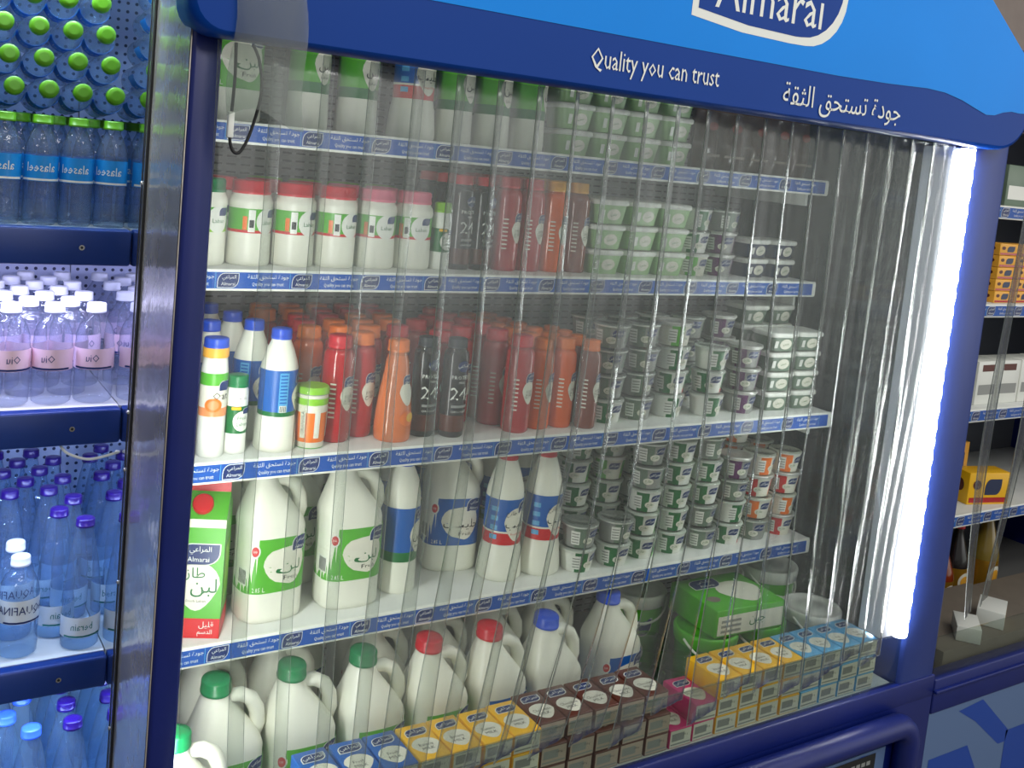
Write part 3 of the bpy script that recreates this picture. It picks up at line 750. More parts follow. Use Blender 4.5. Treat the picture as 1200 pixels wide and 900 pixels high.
# ------------------------------------------------------------------ placing repeats
LEV = ['lowest', 'second up', 'third up', 'fourth up', 'fifth up']
QUEUE = []
def put(key, maker, x, y, z, desc, row, shelf, rz=0.0, group=None, extra=None, sc=None):
    QUEUE.append(dict(sc=sc, key=key, maker=maker, x=x, y=y, z=z, desc=desc, row=row, shelf=shelf, rz=rz, group=group, extra=extra))
def flush():
    keys = {}
    for q in QUEUE: keys.setdefault((q['desc'], q['row'], q['shelf'], q['extra']), []).append(q)
    for (d, r, s, ex), L in keys.items():
        L.sort(key=lambda q: q['x'])
        for i, q in enumerate(L):
            parts = [d]
            if ex: parts.append(ex)
            if r: parts.append(r)
            if s: parts.append(s)
            if len(L) > 1: parts.append((ORD[i]+' from chrome post') if q['x'] > -.05 else (ORD[len(L)-1-i]+' from mirror panel'))
            q['label'] = ', '.join(parts)
    for q in QUEUE:
        first = q['key'] not in PROTO
        if first: PROTO[q['key']] = q['maker']()
        p = PROTO[q['key']]
        o = p
        if first:
            p.location = (q['x'], q['y'], q['z']); p.rotation_euler = (0, 0, q['rz']); p['label'] = q['label']
            if q['group']: p['group'] = q['group']
        else: o = dup(p, (q['x'], q['y'], q['z']), (0, 0, q['rz']), q['label'], q['group'])
        o.scale = q['sc'] or (1, 1, 1)
    QUEUE.clear()
ZA, ZB, ZC, ZD, ZF = .6068, .3498, .0378, -.2932, -.6398
rnd = lambda a: random.uniform(-a, a)
# ------------------------------------------------------------------ fourth shelf: jugs, bottles, tub stacks
o = carton(); PROTO['carton'] = o; o['label'] = 'green and red laban carton standing on fourth shelf beside the chrome post'
o['category'] = 'carton'; o.location = (.128, .352, ZD); o.rotation_euler = (0, 0, -.42)
jug_green = lambda: make_jug(CAPG, GREEN, 'لبن')
jug_greenred = lambda: make_jug(CAPR, GREEN, 'لبن')
jug_blue = lambda: make_jug(CAPB, BLUE, 'حليب')
jug_bluered = lambda: make_jug(CAPR, BLUE, 'حليب')
gj = 'large milk jugs'
put('jg', jug_green, .258, .366, ZD, 'large white jug with green label', 'front row', 'fourth shelf', .08, gj)
put('jg', jug_green, .416, .366, ZD, 'large white jug with green label', 'front row', 'fourth shelf', .0, gj)
for x, y in ((.20, .50), (.345, .50), (.28, .62), (.42, .62)):
    put('jg', jug_green, x, y, ZD, 'large white jug with green label', 'behind the front row', 'fourth shelf', rnd(.05), gj)
gm = 'milk bottles on the fourth shelf'
tmb = lambda: tall_milk(BLUE, GREEND)
put('tm', tmb, .534, .382, ZD, 'tall milk bottle with blue label', 'front row', 'fourth shelf', .1, gm)
for x, y in ((.588, .535), (.50, .545), (.480, .458)):
    put('tm', tmb, x, y, ZD, 'tall milk bottle with blue label', 'rear row', 'fourth shelf', rnd(.4), gm)
put('jb', jug_blue, .690, .452, ZD, 'white jug with blue label between milk bottles', None, 'fourth shelf', -.25, gj)
bm = lambda: big_milk(CAPR, RED)
put('bm', bm, .770, .366, ZD, 'flared milk bottle with pink-red cap', 'front row', 'fourth shelf', .0, gm)
put('bm', bm, .868, .362, ZD, 'flared milk bottle with pink-red cap', 'front row', 'fourth shelf', .12, gm)
for x, y in ((.828, .497), (.925, .545), (.71, .60), (.83, .61)):
    put('bmb', lambda: big_milk(CAPB, GREEND), x, y, ZD, 'flared milk bottle with blue cap', 'rear row', 'fourth shelf', rnd(.3), gm)
T_green = lambda: tub(WHITE, GREEND, GREEN, PET)
T_lime = lambda: tub(CREAM, GREEN, LIME, FOIL)
T_red = lambda: tub(WHITE, GREEND, RED, PET)
T_fruit = lambda: tub(CREAM, RED, ORANGE, FOIL)
T_orange = lambda: tub(CREAM, ORANGE, AMBER, PET)
T_purple = lambda: tub(GREYP, PURPLE, PURPLE, FOIL)
T_clear = lambda: tub(GREYP, GREYGREEN, GREYP, PET)
TD = {'g': ('tg', T_green, 'white and dark green yogurt tub'), 'l': ('tl', T_lime, 'cream and lime green yogurt tub'), 'r': ('tr', T_red, 'white, green and red yogurt tub'),
      'f': ('tf', T_fruit, 'red fruit yogurt tub'), 'o': ('to', T_orange, 'orange fruit yogurt tub'), 'p': ('tp', T_purple, 'grey and purple yogurt tub'), 'c': ('tc', T_clear, 'grey green clear-lidded yogurt tub')}
def stacks(cols, z, shelf, row, group):
    """cols: (x, y, letters from the foot up)"""
    for i, (x, y, s) in enumerate(cols):
        zz = z
        for lv, ch in enumerate(s):
            k, mk, d = TD[ch]
            put(k, mk, x+rnd(.002), y+rnd(.002), zz, d, row, None, rnd(.5) if ch != 'q' else 0, group, '%s in %s stack on %s' % (LEV[lv], ORD[i], shelf))
            zz += .0552
stacks([(.957, .338, 'gc'), (1.052, .336, 'gc'), (1.146, .352, 'gggcc'), (1.235, .352, 'ggggg'), (1.326, .350, 'ccrgc'), (1.418, .348, 'rgcp'), (1.508, .350, 'cofo'), (1.600, .350, 'fofo')], ZD, 'fourth shelf', 'front row', 'tubs stacked on the fourth shelf')
stacks([(1.0, .436, 'ggggg'), (1.098, .436, 'ggglg'), (1.19, .445, 'ggggg'), (1.30, .445, 'ggcgg'), (1.41, .445, 'crgfo'), (1.51, .445, 'fofoo'), (1.60, .445, 'fooo'), (1.045, .535, 'ggggg'), (1.145, .54, 'ggggg')], ZD, 'fourth shelf', 'rear row', 'tubs stacked on the fourth shelf')

# ------------------------------------------------------------------ third shelf: drinks, juices and tubs
gb = 'drink bottles on the third shelf'
put('oat', oat, .115, .308, ZC, 'white oat drink bottle with amber neck', None, 'third shelf beside chrome post', .1, gb)
put('lab', laban_small, .160, .318, ZC, 'small green-capped laban bottle', None, 'third shelf beside oat drink bottle', .1, gb)
put('mk', p_milk, .234, .322, ZC, 'white milk bottle with blue cap and label', 'front row', 'third shelf', .5, gb)
for x, y in ((.212, .405), (.198, .490), (.178, .575), (.130, .40), (.115, .50), (.095, .585)):
    put('mk', p_milk, x, y, ZC, 'white milk bottle with blue cap and label', 'rear rows', 'third shelf', rnd(.3), gb)
put('cup', cup, .299, .318, ZC, 'striped orange and green snack cup', None, 'third shelf between milk and red juice', .0, gb)
jr = lambda: juice(JRED, CAPR); jo = lambda: juice(JORG, ORANGE); jro = lambda: juice(JRED, ORANGE); jor = lambda: juice(JORG, CAPR, .19, .027)
jb = lambda: juice(JBRN, ORANGE, .186, .023)
put('jr', jr, .357, .345, ZC, 'red juice bottle with red cap', 'front row', 'third shelf', .05, gb)
put('jro', jro, .412, .368, ZC, 'red juice bottle with orange cap', 'front row', 'third shelf', .0, gb)
put('car', carafe, .468, .326, ZC, 'flared peach juice bottle with orange cap', None, 'third shelf, front row', .0, gb)
put('pro', lambda: protein(DKGREY), .536, .336, ZC, 'black protein drink bottle', 'front row', 'third shelf', -.1, gb)
put('pro', lambda: protein(DKGREY), .592, .318, ZC, 'black protein drink bottle', 'front row', 'third shelf', -.15, gb)
put('jr', jr, .582, .374, ZC, 'red juice bottle with red cap', 'behind the black protein drinks', 'third shelf', .0, gb)
for j, y in enumerate((.432, .493, .554, .615, .676)):
    for i in range(6):
        x = .268+.062*i+.012*j
        if (x < .30 and y < .6) or x > .60 or (j == 0 and x > .53): continue
        k = (i*2+j*3) % 5
        m_ = ('jro', jro, 'red juice bottle with orange cap') if k in (1, 4) else ('jo', jo, 'orange juice bottle with orange cap') if k == 2 and i < 4 else ('jr', jr, 'red juice bottle with red cap')
        put(m_[0], m_[1], x+rnd(.0006), y+rnd(.0006), ZC, m_[2], ORD[j+1]+' row', 'third shelf', rnd(.3), gb)
put('jr', jr, .742, .318, ZC, 'red juice bottle with red cap', 'front row', 'third shelf between protein and orange juice', .0, gb)
for j in range(5): put('jr', jr, .722-.006*j+(.0), .382+.061*j, ZC, 'red juice bottle with red cap', ORD[j+1]+' row', 'third shelf right of protein drinks', .1, gb)
for j in range(3): put('jr', jr, .651-.006*j, .412+.062*j, ZC, 'red juice bottle with red cap', ORD[j+1]+' file', 'third shelf left of red front bottle', .1, gb)
for x in (.803, .860):
    put('jor', lambda: juice(JORG, ORANGE, .186, .026), x, .328, ZC, 'slim orange juice bottle', 'front row', 'third shelf', .1, gb)
    for j in range(5): put('jor', lambda: juice(JORG, ORANGE, .186, .026), x-.004*j, .387+.058*j, ZC, 'slim orange juice bottle', ORD[j+1]+' row', 'third shelf', .1, gb)
put('jb', lambda: None, 0, 0, 0, '', '', '') if 0 else None
put('jbn', jb, .912, .306, ZC, 'brown iced tea bottle', 'front row', 'third shelf beside orange juices', .0, gb)
for j in range(3): put('jbn', jb, .912, .358+.05*j, ZC, 'brown iced tea bottle', ORD[j+1]+' row', 'third shelf beside orange juices', .0, gb)
stacks([(.990, .342, 'gccc'), (1.083, .348, 'cccc'), (1.180, .352, 'rrrl'), (1.286, .336, 'rrr'), (1.400, .340, 'ppp')], ZC, 'third shelf', 'front row', 'tubs stacked on the third shelf')
stacks([(1.00, .440, 'ggcc'), (1.095, .445, 'cccc'), (1.195, .450, 'rrlg'), (1.295, .432, 'rrcc'), (1.40, .435, 'pppp')], ZC, 'third shelf', 'rear row', 'tubs stacked on the third shelf')
def sq(col, n_, z, x, y, rz, row, shelf, mk, key, d, group, hh=.049):
    for lv in range(n_): put(key, mk, x+rnd(.002), y+rnd(.002), z+lv*hh, d, row, None, rz, group, '%s in %s stack on %s' % (LEV[lv], col, shelf))
S_dark = lambda: square_tub(GREYGREEN); S_lime = lambda: square_tub(mat('pale_green_tub', (158, 196, 140), .35), .044, .052)
S_navy = lambda: square_tub(LOGOD)
sq('first', 4, ZC, 1.508, .350, -.1, 'front row', 'third shelf', S_dark, 'sd', 'square white-rimmed cheese tub', 'cheese tubs on the third shelf')
sq('second', 4, ZC, 1.604, .352, -.05, 'front row', 'third shelf', S_dark, 'sd', 'square white-rimmed cheese tub', 'cheese tubs on the third shelf')
sq('first', 5, ZC, 1.508, .452, 0, 'rear row', 'third shelf', S_dark, 'sd', 'square white-rimmed cheese tub', 'cheese tubs on the third shelf')
sq('second', 5, ZC, 1.604, .455, .1, 'rear row', 'third shelf', S_dark, 'sd', 'square white-rimmed cheese tub', 'cheese tubs on the third shelf')

# ------------------------------------------------------------------ second shelf
gs = 'laban jars on the second shelf'
jg_ = lambda: jar(CAPG, GREEN, LIME); jred = lambda: jar(CAPR, GREEN, RED); jpk = lambda: jar(PINK, GREEN, RED); jl = lambda: jar(LIME, GREEN, LIME)
put('jarg', jg_, .120, .448, ZB, 'white jar with dark green cap', None, 'second shelf beside chrome post', .1, gs)
for i, (x, y) in enumerate(((.205, .452), (.290, .452), (.375, .452))): put('jarr', jred, x, y, ZB, 'white laban jar with red cap', 'front row', 'second shelf', rnd(.3), gs)
for i, (x, y) in enumerate(((.460, .455), (.542, .458))): put('jarp', jpk, x, y, ZB, 'white laban jar with pink cap', 'front row', 'second shelf', rnd(.3), gs)
for i, (x, y) in enumerate(((.17, .54), (.255, .54), (.34, .54))): put('jarr', jred, x, y, ZB, 'white laban jar with red cap', 'rear row', 'second shelf', rnd(.3), gs)
for i, (x, y) in enumerate(((.425, .54), (.51, .545))): put('jarp', jpk, x, y, ZB, 'white laban jar with pink cap', 'rear row', 'second shelf', rnd(.3), gs)
for i, (x, y) in enumerate(((.29, .63), (.375, .63), (.46, .63), (.545, .63))): put('jarl', jl, x, y, ZB, 'white laban jar with lime cap', 'back of shelf', 'second shelf', rnd(.3), gs)
gs2 = 'drink bottles on the second shelf'
put('labl', lambda: laban_small(LIME, GREEND), .604, .448, ZB, 'small lime-capped laban bottle', None, 'second shelf beside pink-capped jars', .1, gs2)
for x in (.652, .704):
    put('prr', lambda: protein(CAPR), x, .456, ZB, 'red-capped black protein drink bottle', 'front row', 'second shelf', .1, gs2)
    put('prr', lambda: protein(CAPR), x-.01, .515, ZB, 'red-capped black protein drink bottle', 'second row', 'second shelf', .1, gs2)
    put('prr', lambda: protein(CAPR), x-.02, .575, ZB, 'red-capped black protein drink bottle', 'third row', 'second shelf', .1, gs2)
for j in range(3):
    for x in (.766, .826): put('jr', jr, x-.008*j, .458+.062*j, ZB, 'red juice bottle with red cap', ORD[j]+' row', 'second shelf', .1, gs2)
    put('jo2', lambda: juice(JORG, AMBER), .887-.008*j, .458+.062*j, ZB, 'orange juice bottle with amber cap', ORD[j]+' row', 'second shelf', .1, gs2)
    put('jb2', lambda: juice(JBRN, AMBER), .948-.008*j, .458+.062*j, ZB, 'brown tea bottle with amber cap', ORD[j]+' row', 'second shelf', .1, gs2)
for i, x in enumerate((1.022, 1.118, 1.214)):
    for ry, row in ((.462, 'front row'), (.565, 'rear row')): sq(ORD[i], 3, ZB, x, ry, rnd(.08), row, 'second shelf', S_lime, 'sl', 'pale green square cheese tub', 'cheese tubs on the second shelf', .0565)
stacks([(1.305, .462, 'lgg'), (1.40, .465, 'ppc')], ZB, 'second shelf', 'front row', 'tubs stacked on the second shelf')
for i, x in enumerate((1.50, 1.598)):
    sq(ORD[i], 2, ZB, x, .468, .1, 'front row', 'second shelf', S_navy, 'sn', 'navy-sided square cheese tub', 'navy cheese tubs')

# ------------------------------------------------------------------ top shelf
gt = 'items on the top shelf'
big_lab = lambda: tall_milk(GREEN, GREEND)
put('tml', lambda: make_jug(CAPG, GREENL, 'لبن'), .135, .46, ZA, 'white jug with pale green label', None, 'top shelf behind hanging cable', .1, gj) if 0 else None
put('jg', jug_green, .15, .47, ZA, 'large white jug with green label', 'beside the chrome post', 'top shelf', .1, gj)
for x in (.30, .40): put('bl', big_lab, x, .455, ZA, 'white laban bottle with green label', 'front row', 'top shelf', rnd(.4), gt)
put('bm2', lambda: big_milk(CAPG, RED), .520, .46, ZA, 'flared white bottle with green neck', None, 'top shelf', .1, gt)
for x in (.612, .702, .79): put('bl', big_lab, x, .455, ZA, 'white laban bottle with green label', 'front row', 'top shelf', rnd(.4), gt)
for x in (.34, .44, .66, .75): put('bl', big_lab, x, .56, ZA, 'white laban bottle with green label', 'rear row', 'top shelf', rnd(.4), gt)
for i, x in enumerate((.90, .996, 1.092, 1.188)): sq(ORD[i], 3, ZA, x, .46, rnd(.06), 'front row', 'top shelf', S_lime, 'sl', 'pale green square cheese tub', 'cheese tubs on the top shelf', .0565)
def pouch():
    t = begin('coffee_pouch', 'pouch'); b = MB()
    vs = []; n = 9; m_ = 13
    for sgn in (-1, 1):
        for j in range(m_):
            for i in range(n):
                u = i/(n-1)*2-1; v = j/(m_-1); vs.append((u*.038, sgn*(.020*(1-u**4)*(math.sin(PI*min(v*1.15+.12, 1)))+.0006), v*.15))
    fs = []; 
    for s_ in (0, 1):
        for j in range(m_-1):
            for i in range(n-1):
                k = s_*n*m_+j*n+i; q = (k, k+1, k+n+1, k+n); fs.append(q if s_ == 0 else tuple(reversed(q)))
    b.add(vs, fs, mat('dark_brown_pouch', (70, 52, 44), .3, coat=.3), True); bo = b.obj('body', t)
    b = MB(); mp = lambda u, v: (u, -.0235, v); b.poly(ell(0, .10, .016, .010), mat('dull_red_print', (120, 44, 34), .4), mp, 1); b.rect(-.03, .03, .03, .036, BROWNB, lambda u, v: (u, -.024+.0, v), 2); b.obj('label_print', bo); return t
for i, x in enumerate((1.27, 1.35, 1.43, 1.51, 1.585)): put('pou', pouch, x, .42, ZA, 'dark brown upright pouch', 'front row', 'top shelf', rnd(.1), gt)
for i, x in enumerate((1.31, 1.39, 1.47, 1.55)): put('pou', pouch, x, .475, ZA, 'dark brown upright pouch', 'rear row', 'top shelf', rnd(.1), gt)

# ------------------------------------------------------------------ cooler floor: jugs, tubs, buckets
R1 = 'front row'; FL = 'cooler floor'
for x, y, k in ((.046, .128, 'g'), (.150, .258, 'g'), (.287, .258, 'g'), (.427, .258, 'g'), (.566, .258, 'r'), (.704, .258, 'q'), (.842, .255, 'b'), (1.045, .305, 'b')):
    key, mk, d = {'g': ('jg', jug_green, 'large milk jug with green cap'), 'r': ('jgr', jug_greenred, 'large milk jug with red cap, green label'), 'q': ('jbr', jug_bluered, 'large milk jug with red cap, blue label'), 'b': ('jb', jug_blue, 'large milk jug with blue cap')}[k]
    put(key, mk, x+.012, y+(0 if y < .2 else .004), ZF, d, 'behind the drink cartons', FL, .02+rnd(.03), gj, None, (1.05, 1.2, 1) if y > .2 else None)
for x, k in ((.17, 'g'), (.305, 'g'), (.508, 'q'), (.648, 'b'), (.788, 'b'), (.928, 'b')):
    key, mk, d = {'g': ('jg', jug_green, 'large milk jug with green cap'), 'q': ('jbr', jug_bluered, 'large milk jug with red cap'), 'b': ('jb', jug_blue, 'large milk jug with blue cap')}[k]
    put(key, mk, x, .382, ZF, d, 'second row', FL, rnd(.04), gj, None, (1.02, 1.15, 1))
for x in (.10, .24, .38, .52, .66, .80, .94):
    put('jg' if x < .45 else 'jb', jug_green if x < .45 else jug_blue, x, .50, ZF, 'large milk jug', 'third row', FL, rnd(.05), gj)
bk = lambda: bucket(.077, .20, GREEN, WHITE); bk2 = lambda: bucket(.074, .185, mat('leaf_green_plastic', (52, 128, 46), .4), GREEN); bk3 = lambda: bucket(.074, .19, GREYGREEN, WHITE)
def setb(mk, x, y, z, rz, lab):
    o = mk(); o['label'] = lab; o.location = (x, y, z); o.rotation_euler = (0, 0, rz); o['group'] = 'yogurt buckets'; return o
setb(lambda: bucket(.076, .232, GREEN, WHITE), 1.652, .404, ZF, .1, 'tallest green bucket with white lid and wire handle, beside divider pane')
setb(lambda: bucket(.072, .186, GREYGREEN, WHITE), 1.642, .240, ZF, .1, 'short bucket with white lid behind the light blue drink cartons')
setb(lambda: bucket(.068, .232, GREEN, WHITE), 1.486, .425, ZF, .5, 'green bucket with white lid and navy emblem, left of tallest bucket')
setb(bk2, 1.298, .256, ZF, .1, 'green bucket with green lid, under the green box, nearer chrome post')
setb(bk2, 1.456, .256, ZF, .1, 'green bucket with green lid, under the green box, nearer LED bar')
setb(lambda: bucket(.074, .2, GREEN, WHITE, '05'), 1.26, .47, ZF, -.4, 'green bucket with white round label behind the clear cups')
t = thing('cheese_carton', 'flat green box with navy emblem resting on two green buckets', 'box', (1.372, .272, ZF+.1885), -.05); b = MB()
b.box(-.105, .105, -.085, .085, 0, .066, GREEN, .003); bo = b.obj('body', t); b = MB(); tp = lambda k: top(.0666+.0004*k); fr_ = lambda k: front(-.0856-.0004*k)
b.poly(drop(.03, -.01, .12, .11), CREAM, tp(0), 1); logo(b, None, -.035, .045, .085, .042, lambda k: tp(k+1)); b.rect(-.10, .10, .006, .052, CREAM, fr_(0), 1); b.text('زبدة' if 0 else 'جبن', .03, GREEND, fr_(1), .02, .03)
for i in range(3): b.rect(-.09, -.03, .012+.012*i, .018+.012*i, GREYP, fr_(1), 1)
b.poly(ell(-.07, -.03, .018, .014), BROWNB, tp(1), 1); b.obj('panel_print', bo)
def clear_cup():
    t = begin('clear_tub', 'clear plastic tub'); b = MB(); b.lathe([(.036, 0), (.038, .003), (.039, .02), (.041, .024), (.043, .06), (.0475, .064), (.0475, .068)], PET, 24, caps=(True, False)); b.obj('body', t)
    b = MB(); b.lathe([(.048, .066), (.048, .071), (.040, .073), (.036, .077), (.004, .078)], PET, 24); b.obj('lid', t); return t
for i in range(2):
    for lv in range(2): put('cc', clear_cup, 1.172, .208+.10*i, ZF+.0785*lv, 'empty clear plastic tub', ('front' if i == 0 else 'rear')+' stack', 'cooler floor beside blue-capped jug', .1, 'clear tubs', ('lower' if lv == 0 else 'upper')+' of two')

# drink cartons in three layers on the front ledge
def bricks():
    kinds = {'blue': (BLUE, CREAM, 'Fresh'), 'yellow': (YEL, CREAM, 'Banana'), 'brown': (CHOC, mat('taupe_print', (190, 172, 156), .4), 'Chocolate'), 'pink': (MAG, CREAM, 'Strawberry'), 'light blue': (LBLUE, CREAM, 'Full')}
    def kind_at(x, layer):
        if x < .42: return 'blue'
        if x < .655: return 'yellow'
        if x < .985: return 'brown'
        if x < 1.14: return 'pink' if layer < 2 else None
        if x < 1.365: return 'yellow'
        return 'light blue'
    names = ['bottom', 'middle', 'top']
    for layer in range(3):
        x = .262; 
        while x < 1.65:
            k = kind_at(x, layer)
            if layer == 1 and .985 < x < 1.07: k = None
            if k:
                fm, em, tx = kinds[k]; ry = -.0 + (.012 if layer == 2 and .655 < x < 1 else 0)
                put('brick_'+k, (lambda a=fm, b_=em, c_=tx: tag(brick(a, b_, c_), 'x', 'drink carton')), x, .022+abs(rnd(.003))+ry, -.5528+.0402*layer, k+' drink carton lying flat', names[layer]+' layer', 'front ledge', rnd(.02), 'drink cartons on the front ledge')
            x += .0632
bricks()
flush()

# ------------------------------------------------------------------ hanging plastic strips
def strip_mesh(width, length, i, n_):
    rg = random.Random(90+i); b = MB(); nu, nv = 8, 34
    s1 = sin(i*.45+.4); s2 = sin(i*.37+2.0); fade = 1 if i < 11 else max(.3, 1-.12*(i-10))
    lean = .012*s2; low = (-.075+.04*s1)*fade*min(1, i/6); out_ = (.012+.028*(.5+.5*sin(i*.4)))*fade; arch = .004+.0025*sin(i*1.7); ph = i*.8
    vs = []
    for side_ in (0, 1):
        for j in range(nv+1):
            v = j/nv; z = -length*v; k = max(0, (v-.5)/.5)
            dx = lean*v+low*k**1.5+.003*sin(v*7+ph); dy = -out_*k*k+.003*sin(v*9+ph*.5)*v; a = .19+.10*abs(s1)*k*fade+.03*sin(v*5+i*.2)
            for q in range(nu+1):
                u = (q/nu-.5); x = u*width; y = arch*(1-4*u*u)*(1-.3*v)+.0012*sin(u*14+v*11+ph)
                vs.append((dx+x*cos(a)-y*sin(a), dy+x*sin(a)+y*cos(a)+side_*.002, z))
    fs = []; ed = []; N = (nu+1)*(nv+1)
    for j in range(nv):
        for q_ in range(nu):
            q = j*(nu+1)+q_; fs.append((q, q+nu+1, q+nu+2, q+1)); fs.append((N+q, N+q+1, N+q+nu+2, N+q+nu+1))
        for q_ in (0, nu):
            q = j*(nu+1)+q_; ed.append((q, q+nu+1, N+q+nu+1, N+q) if q_ == nu else (q, N+q, N+q+nu+1, q+nu+1))
    for q_ in range(nu):
        ed.append((q_, q_+1, N+q_+1, N+q_)); q = nv*(nu+1)+q_; ed.append((q, N+q, N+q+1, q+1))
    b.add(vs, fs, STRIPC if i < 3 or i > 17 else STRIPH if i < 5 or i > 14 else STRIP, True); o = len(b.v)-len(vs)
    for q in ed: b.f.append(list(q)); b.m.append(b.mi(STRIPE)); b.sm.append(False)
    return b
n_s = 22
for i in range(n_s):
    x = .036+.0725*i; ln = 1.16+random.uniform(-.03, .02)
    o = strip_mesh(.100, ln, i, n_s).obj('curtain_strip'); o.location = (x, -.014, .7075)
    tag(o, 'clear hanging plastic curtain strip, %s from the chrome post' % ORD[i], 'curtain strip', 'clear plastic curtain strips')
for i, (x, nm) in enumerate(((2.02, 'nearest the LED post in neighbouring cooler'), (2.16, 'second past the LED post in neighbouring cooler'), (2.42, 'third past the LED post in neighbouring cooler'))):
    o = strip_mesh(.10, 1.17, 3+i*9, 30).obj('curtain_strip'); o.location = (x, .045, .755); o.rotation_euler = (0, .09-.03*i, .15)
    tag(o, 'clear plastic curtain strip, '+nm, 'curtain strip', 'curtain strips of the neighbouring cooler')
# torn flap folded over the top of the first strips
b = MB(); vs = []; pts = [(-.006, .012), (.05, .016), (.092, .010)]
nu, nv = 10, 12
for s_ in (0, 1):
    for j in range(nv+1):
        for i in range(nu+1):
            u = i/nu; v = j/nv; x = -.004+u*(.094+.012*v)+.004*sin(v*6); z = .780-v*(.170-.012*sin(u*5))
            vs.append((x, -.0555-.006*sin(u*PI)*v-.001*sin(v*8)+s_*.0012, z))
N = (nu+1)*(nv+1); fs = []
for j in range(nv):
    for i in range(nu):
        q = j*(nu+1)+i; fs.append((q, q+nu+1, q+nu+2, q+1)); fs.append((N+q, N+q+1, N+q+nu+2, N+q+nu+1))
b.add(vs, fs, clear('torn_film', (236, 240, 236), rough=.2, haze=.11, hazecol='c0c6c2', edge=.2, bump=.4), True)
tag(b.obj('torn_film'), 'short torn piece of clear film stuck on the canopy over the first strips', 'plastic film')
# black cable loop with a white connector
t = thing('hanging_cable', 'black cable loop with white connector hanging at top corner of the opening', 'cable', (.018, -.03, .60))
def smooth(P, n=8):
    P = [Vector(p) for p in P]; o = []
    for i in range(len(P)-1):
        a, b_, c_, d = P[max(i-1, 0)], P[i], P[i+1], P[min(i+2, len(P)-1)]
        for k in range(n):
            q = k/n; o.append(.5*((2*b_)+(c_-a)*q+(2*a-5*b_+4*c_-d)*q*q+(3*b_-a-3*c_+d)*q**3))
    return o+[P[-1]]
b = MB(); b.tube(smooth([(-.009, .0, .106), (-.010, -.008, .06), (-.012, -.010, .01), (-.012, -.010, -.02), (-.006, -.010, -.036), (.004, -.010, -.034), (.016, -.010, -.005), (.026, -.010, .045), (.022, -.006, .085), (.014, -.0, .106)]), .0022, BLACK, 8); b.obj('cord', t)
b = MB(); b.box(-.0165, -.0085, -.014, -.006, -.018, .016, WHITE, .0012); b.obj('connector', t)

# ------------------------------------------------------------------ water cooler beside the mirrored end panel
water = thing('water_cooler', 'navy shelved water cooler with violet light beside the chrome panel', 'water cooler', (-.4, .5, -.95))
def wpart(mb, name, parent=None, **kw):
    o = mb.obj(name)
    if parent is None: o.parent = water; o.matrix_parent_inverse = Matrix.Translation(-Vector((-.4, .5, -.95)))
    else: o.parent = parent
    for k, v in kw.items(): o[k] = v
    return o
X0, X1 = -.85, -.0455
b = MB(); b.box(X0, X1, .76, .78, -.95, .95, WBACKP); wpart(b, 'back_panel')
b = MB(); b.box(X0-.03, X0, .25, .78, -.95, .95, DKBLUE); wpart(b, 'side_panel')
b = MB(); b.box(X0, X1, .28, .76, .925, .95, DKBLUE); wpart(b, 'roof_panel')
for zt, zb_ in ((.422, .367), (.141, .087), (-.267, -.317), (-.585, -.64)):
    b = MB(); b.box(X0, X1, .275, .758, zt-.012, zt, SHELFW); sh = wpart(b, 'shelf')
    b = MB(); b.box(X0, X1, .250, .274, zb_, zt+.001, DKBLUE, .004); rl = wpart(b, 'front_rail', sh)
    for x in (-.117, -.40, -.68):
        b = MB(); zc = (zt+zb_)/2
        for r_, y_, m_ in ((.0042, .2488, STEEL), (.002, .2484, BLACK)):
            q = [(x+r_*cos(a), y_, zc+r_*sin(a)) for a in [2*PI*i/10 for i in range(10)]]; b.add(q, [tuple(range(10))], m_)
        wpart(b, 'screw', sh)
area('led_bar', (-.25, .29, .362), (0, .5, -.9), .40, .02, 1.8, (.62, .64, 1))
area('led_bar', (-.25, .29, .080), (0, .5, -.9),   .40, .02, 2.0, (.50, .66, 1))
area('led_bar', (-.25, .29, -.322), (0, .5, -.9), .40, .02, 1.6, (.45, .68, 1))
area('led_bar', (-.25, .30, .915), (0, .3, -.9), .40, .02, 4.5, (.75, .9, 1))
def water_bottle(prof, body, capm, cr, ch, label=None, text=None, tcol=None, lcol=None, n=16, fill=True):
    t = begin('water_bottle', 'water bottle'); b = MB(); b.lathe(prof, body, n); b.obj('body', t)
    cap_mesh(cr, ch, capm, 16, .0005, prof[-1][1]-.003).obj('cap', t)
    if label:
        R = interp(prof); z0, z1 = label; lo = label_band(R, z0, z1, [(1, lcol)], None, 1, 20, 1, -1.5, 1.5).obj('label', t)
        b = MB(); k = maps(R, None, R((z0+z1)/2))
        if text: b.text(text, (z1-z0)*.5, tcol, k(1), -.002, (z0+z1)/2+.002, .8, flip=True)
        b.rect(-.03, .03, z0+.001, z0+.004, tcol, k(1), 6); b.obj('label_print', lo)
    return t
wa = lambda: water_bottle([(.025, 0), (.029, .003), (.0298, .02), (.0285, .045), (.0298, .05), (.0298, .090), (.0285, .098), (.0285, .108), (.024, .122), (.0145, .136), (.0125, .139), (.0125, .146)], WATER, CAPW, .0152, .014, (.055, .088), 'Oiu', LOGO, mat('pale_pink_label', (240, 205, 220), .4))
wb = lambda: water_bottle([(.026, 0), (.0295, .003), (.030, .02), (.030, .058), (.0285, .064), (.0295, .085), (.028, .105), (.0235, .14), (.017, .175), (.0125, .194), (.0125, .203)], WATERB, CAPV, .0148, .013, (.022, .056), 'berain', mat('teal_print', (30, 120, 120), .4), mat('pale_blue_label', (222, 232, 240), .4))
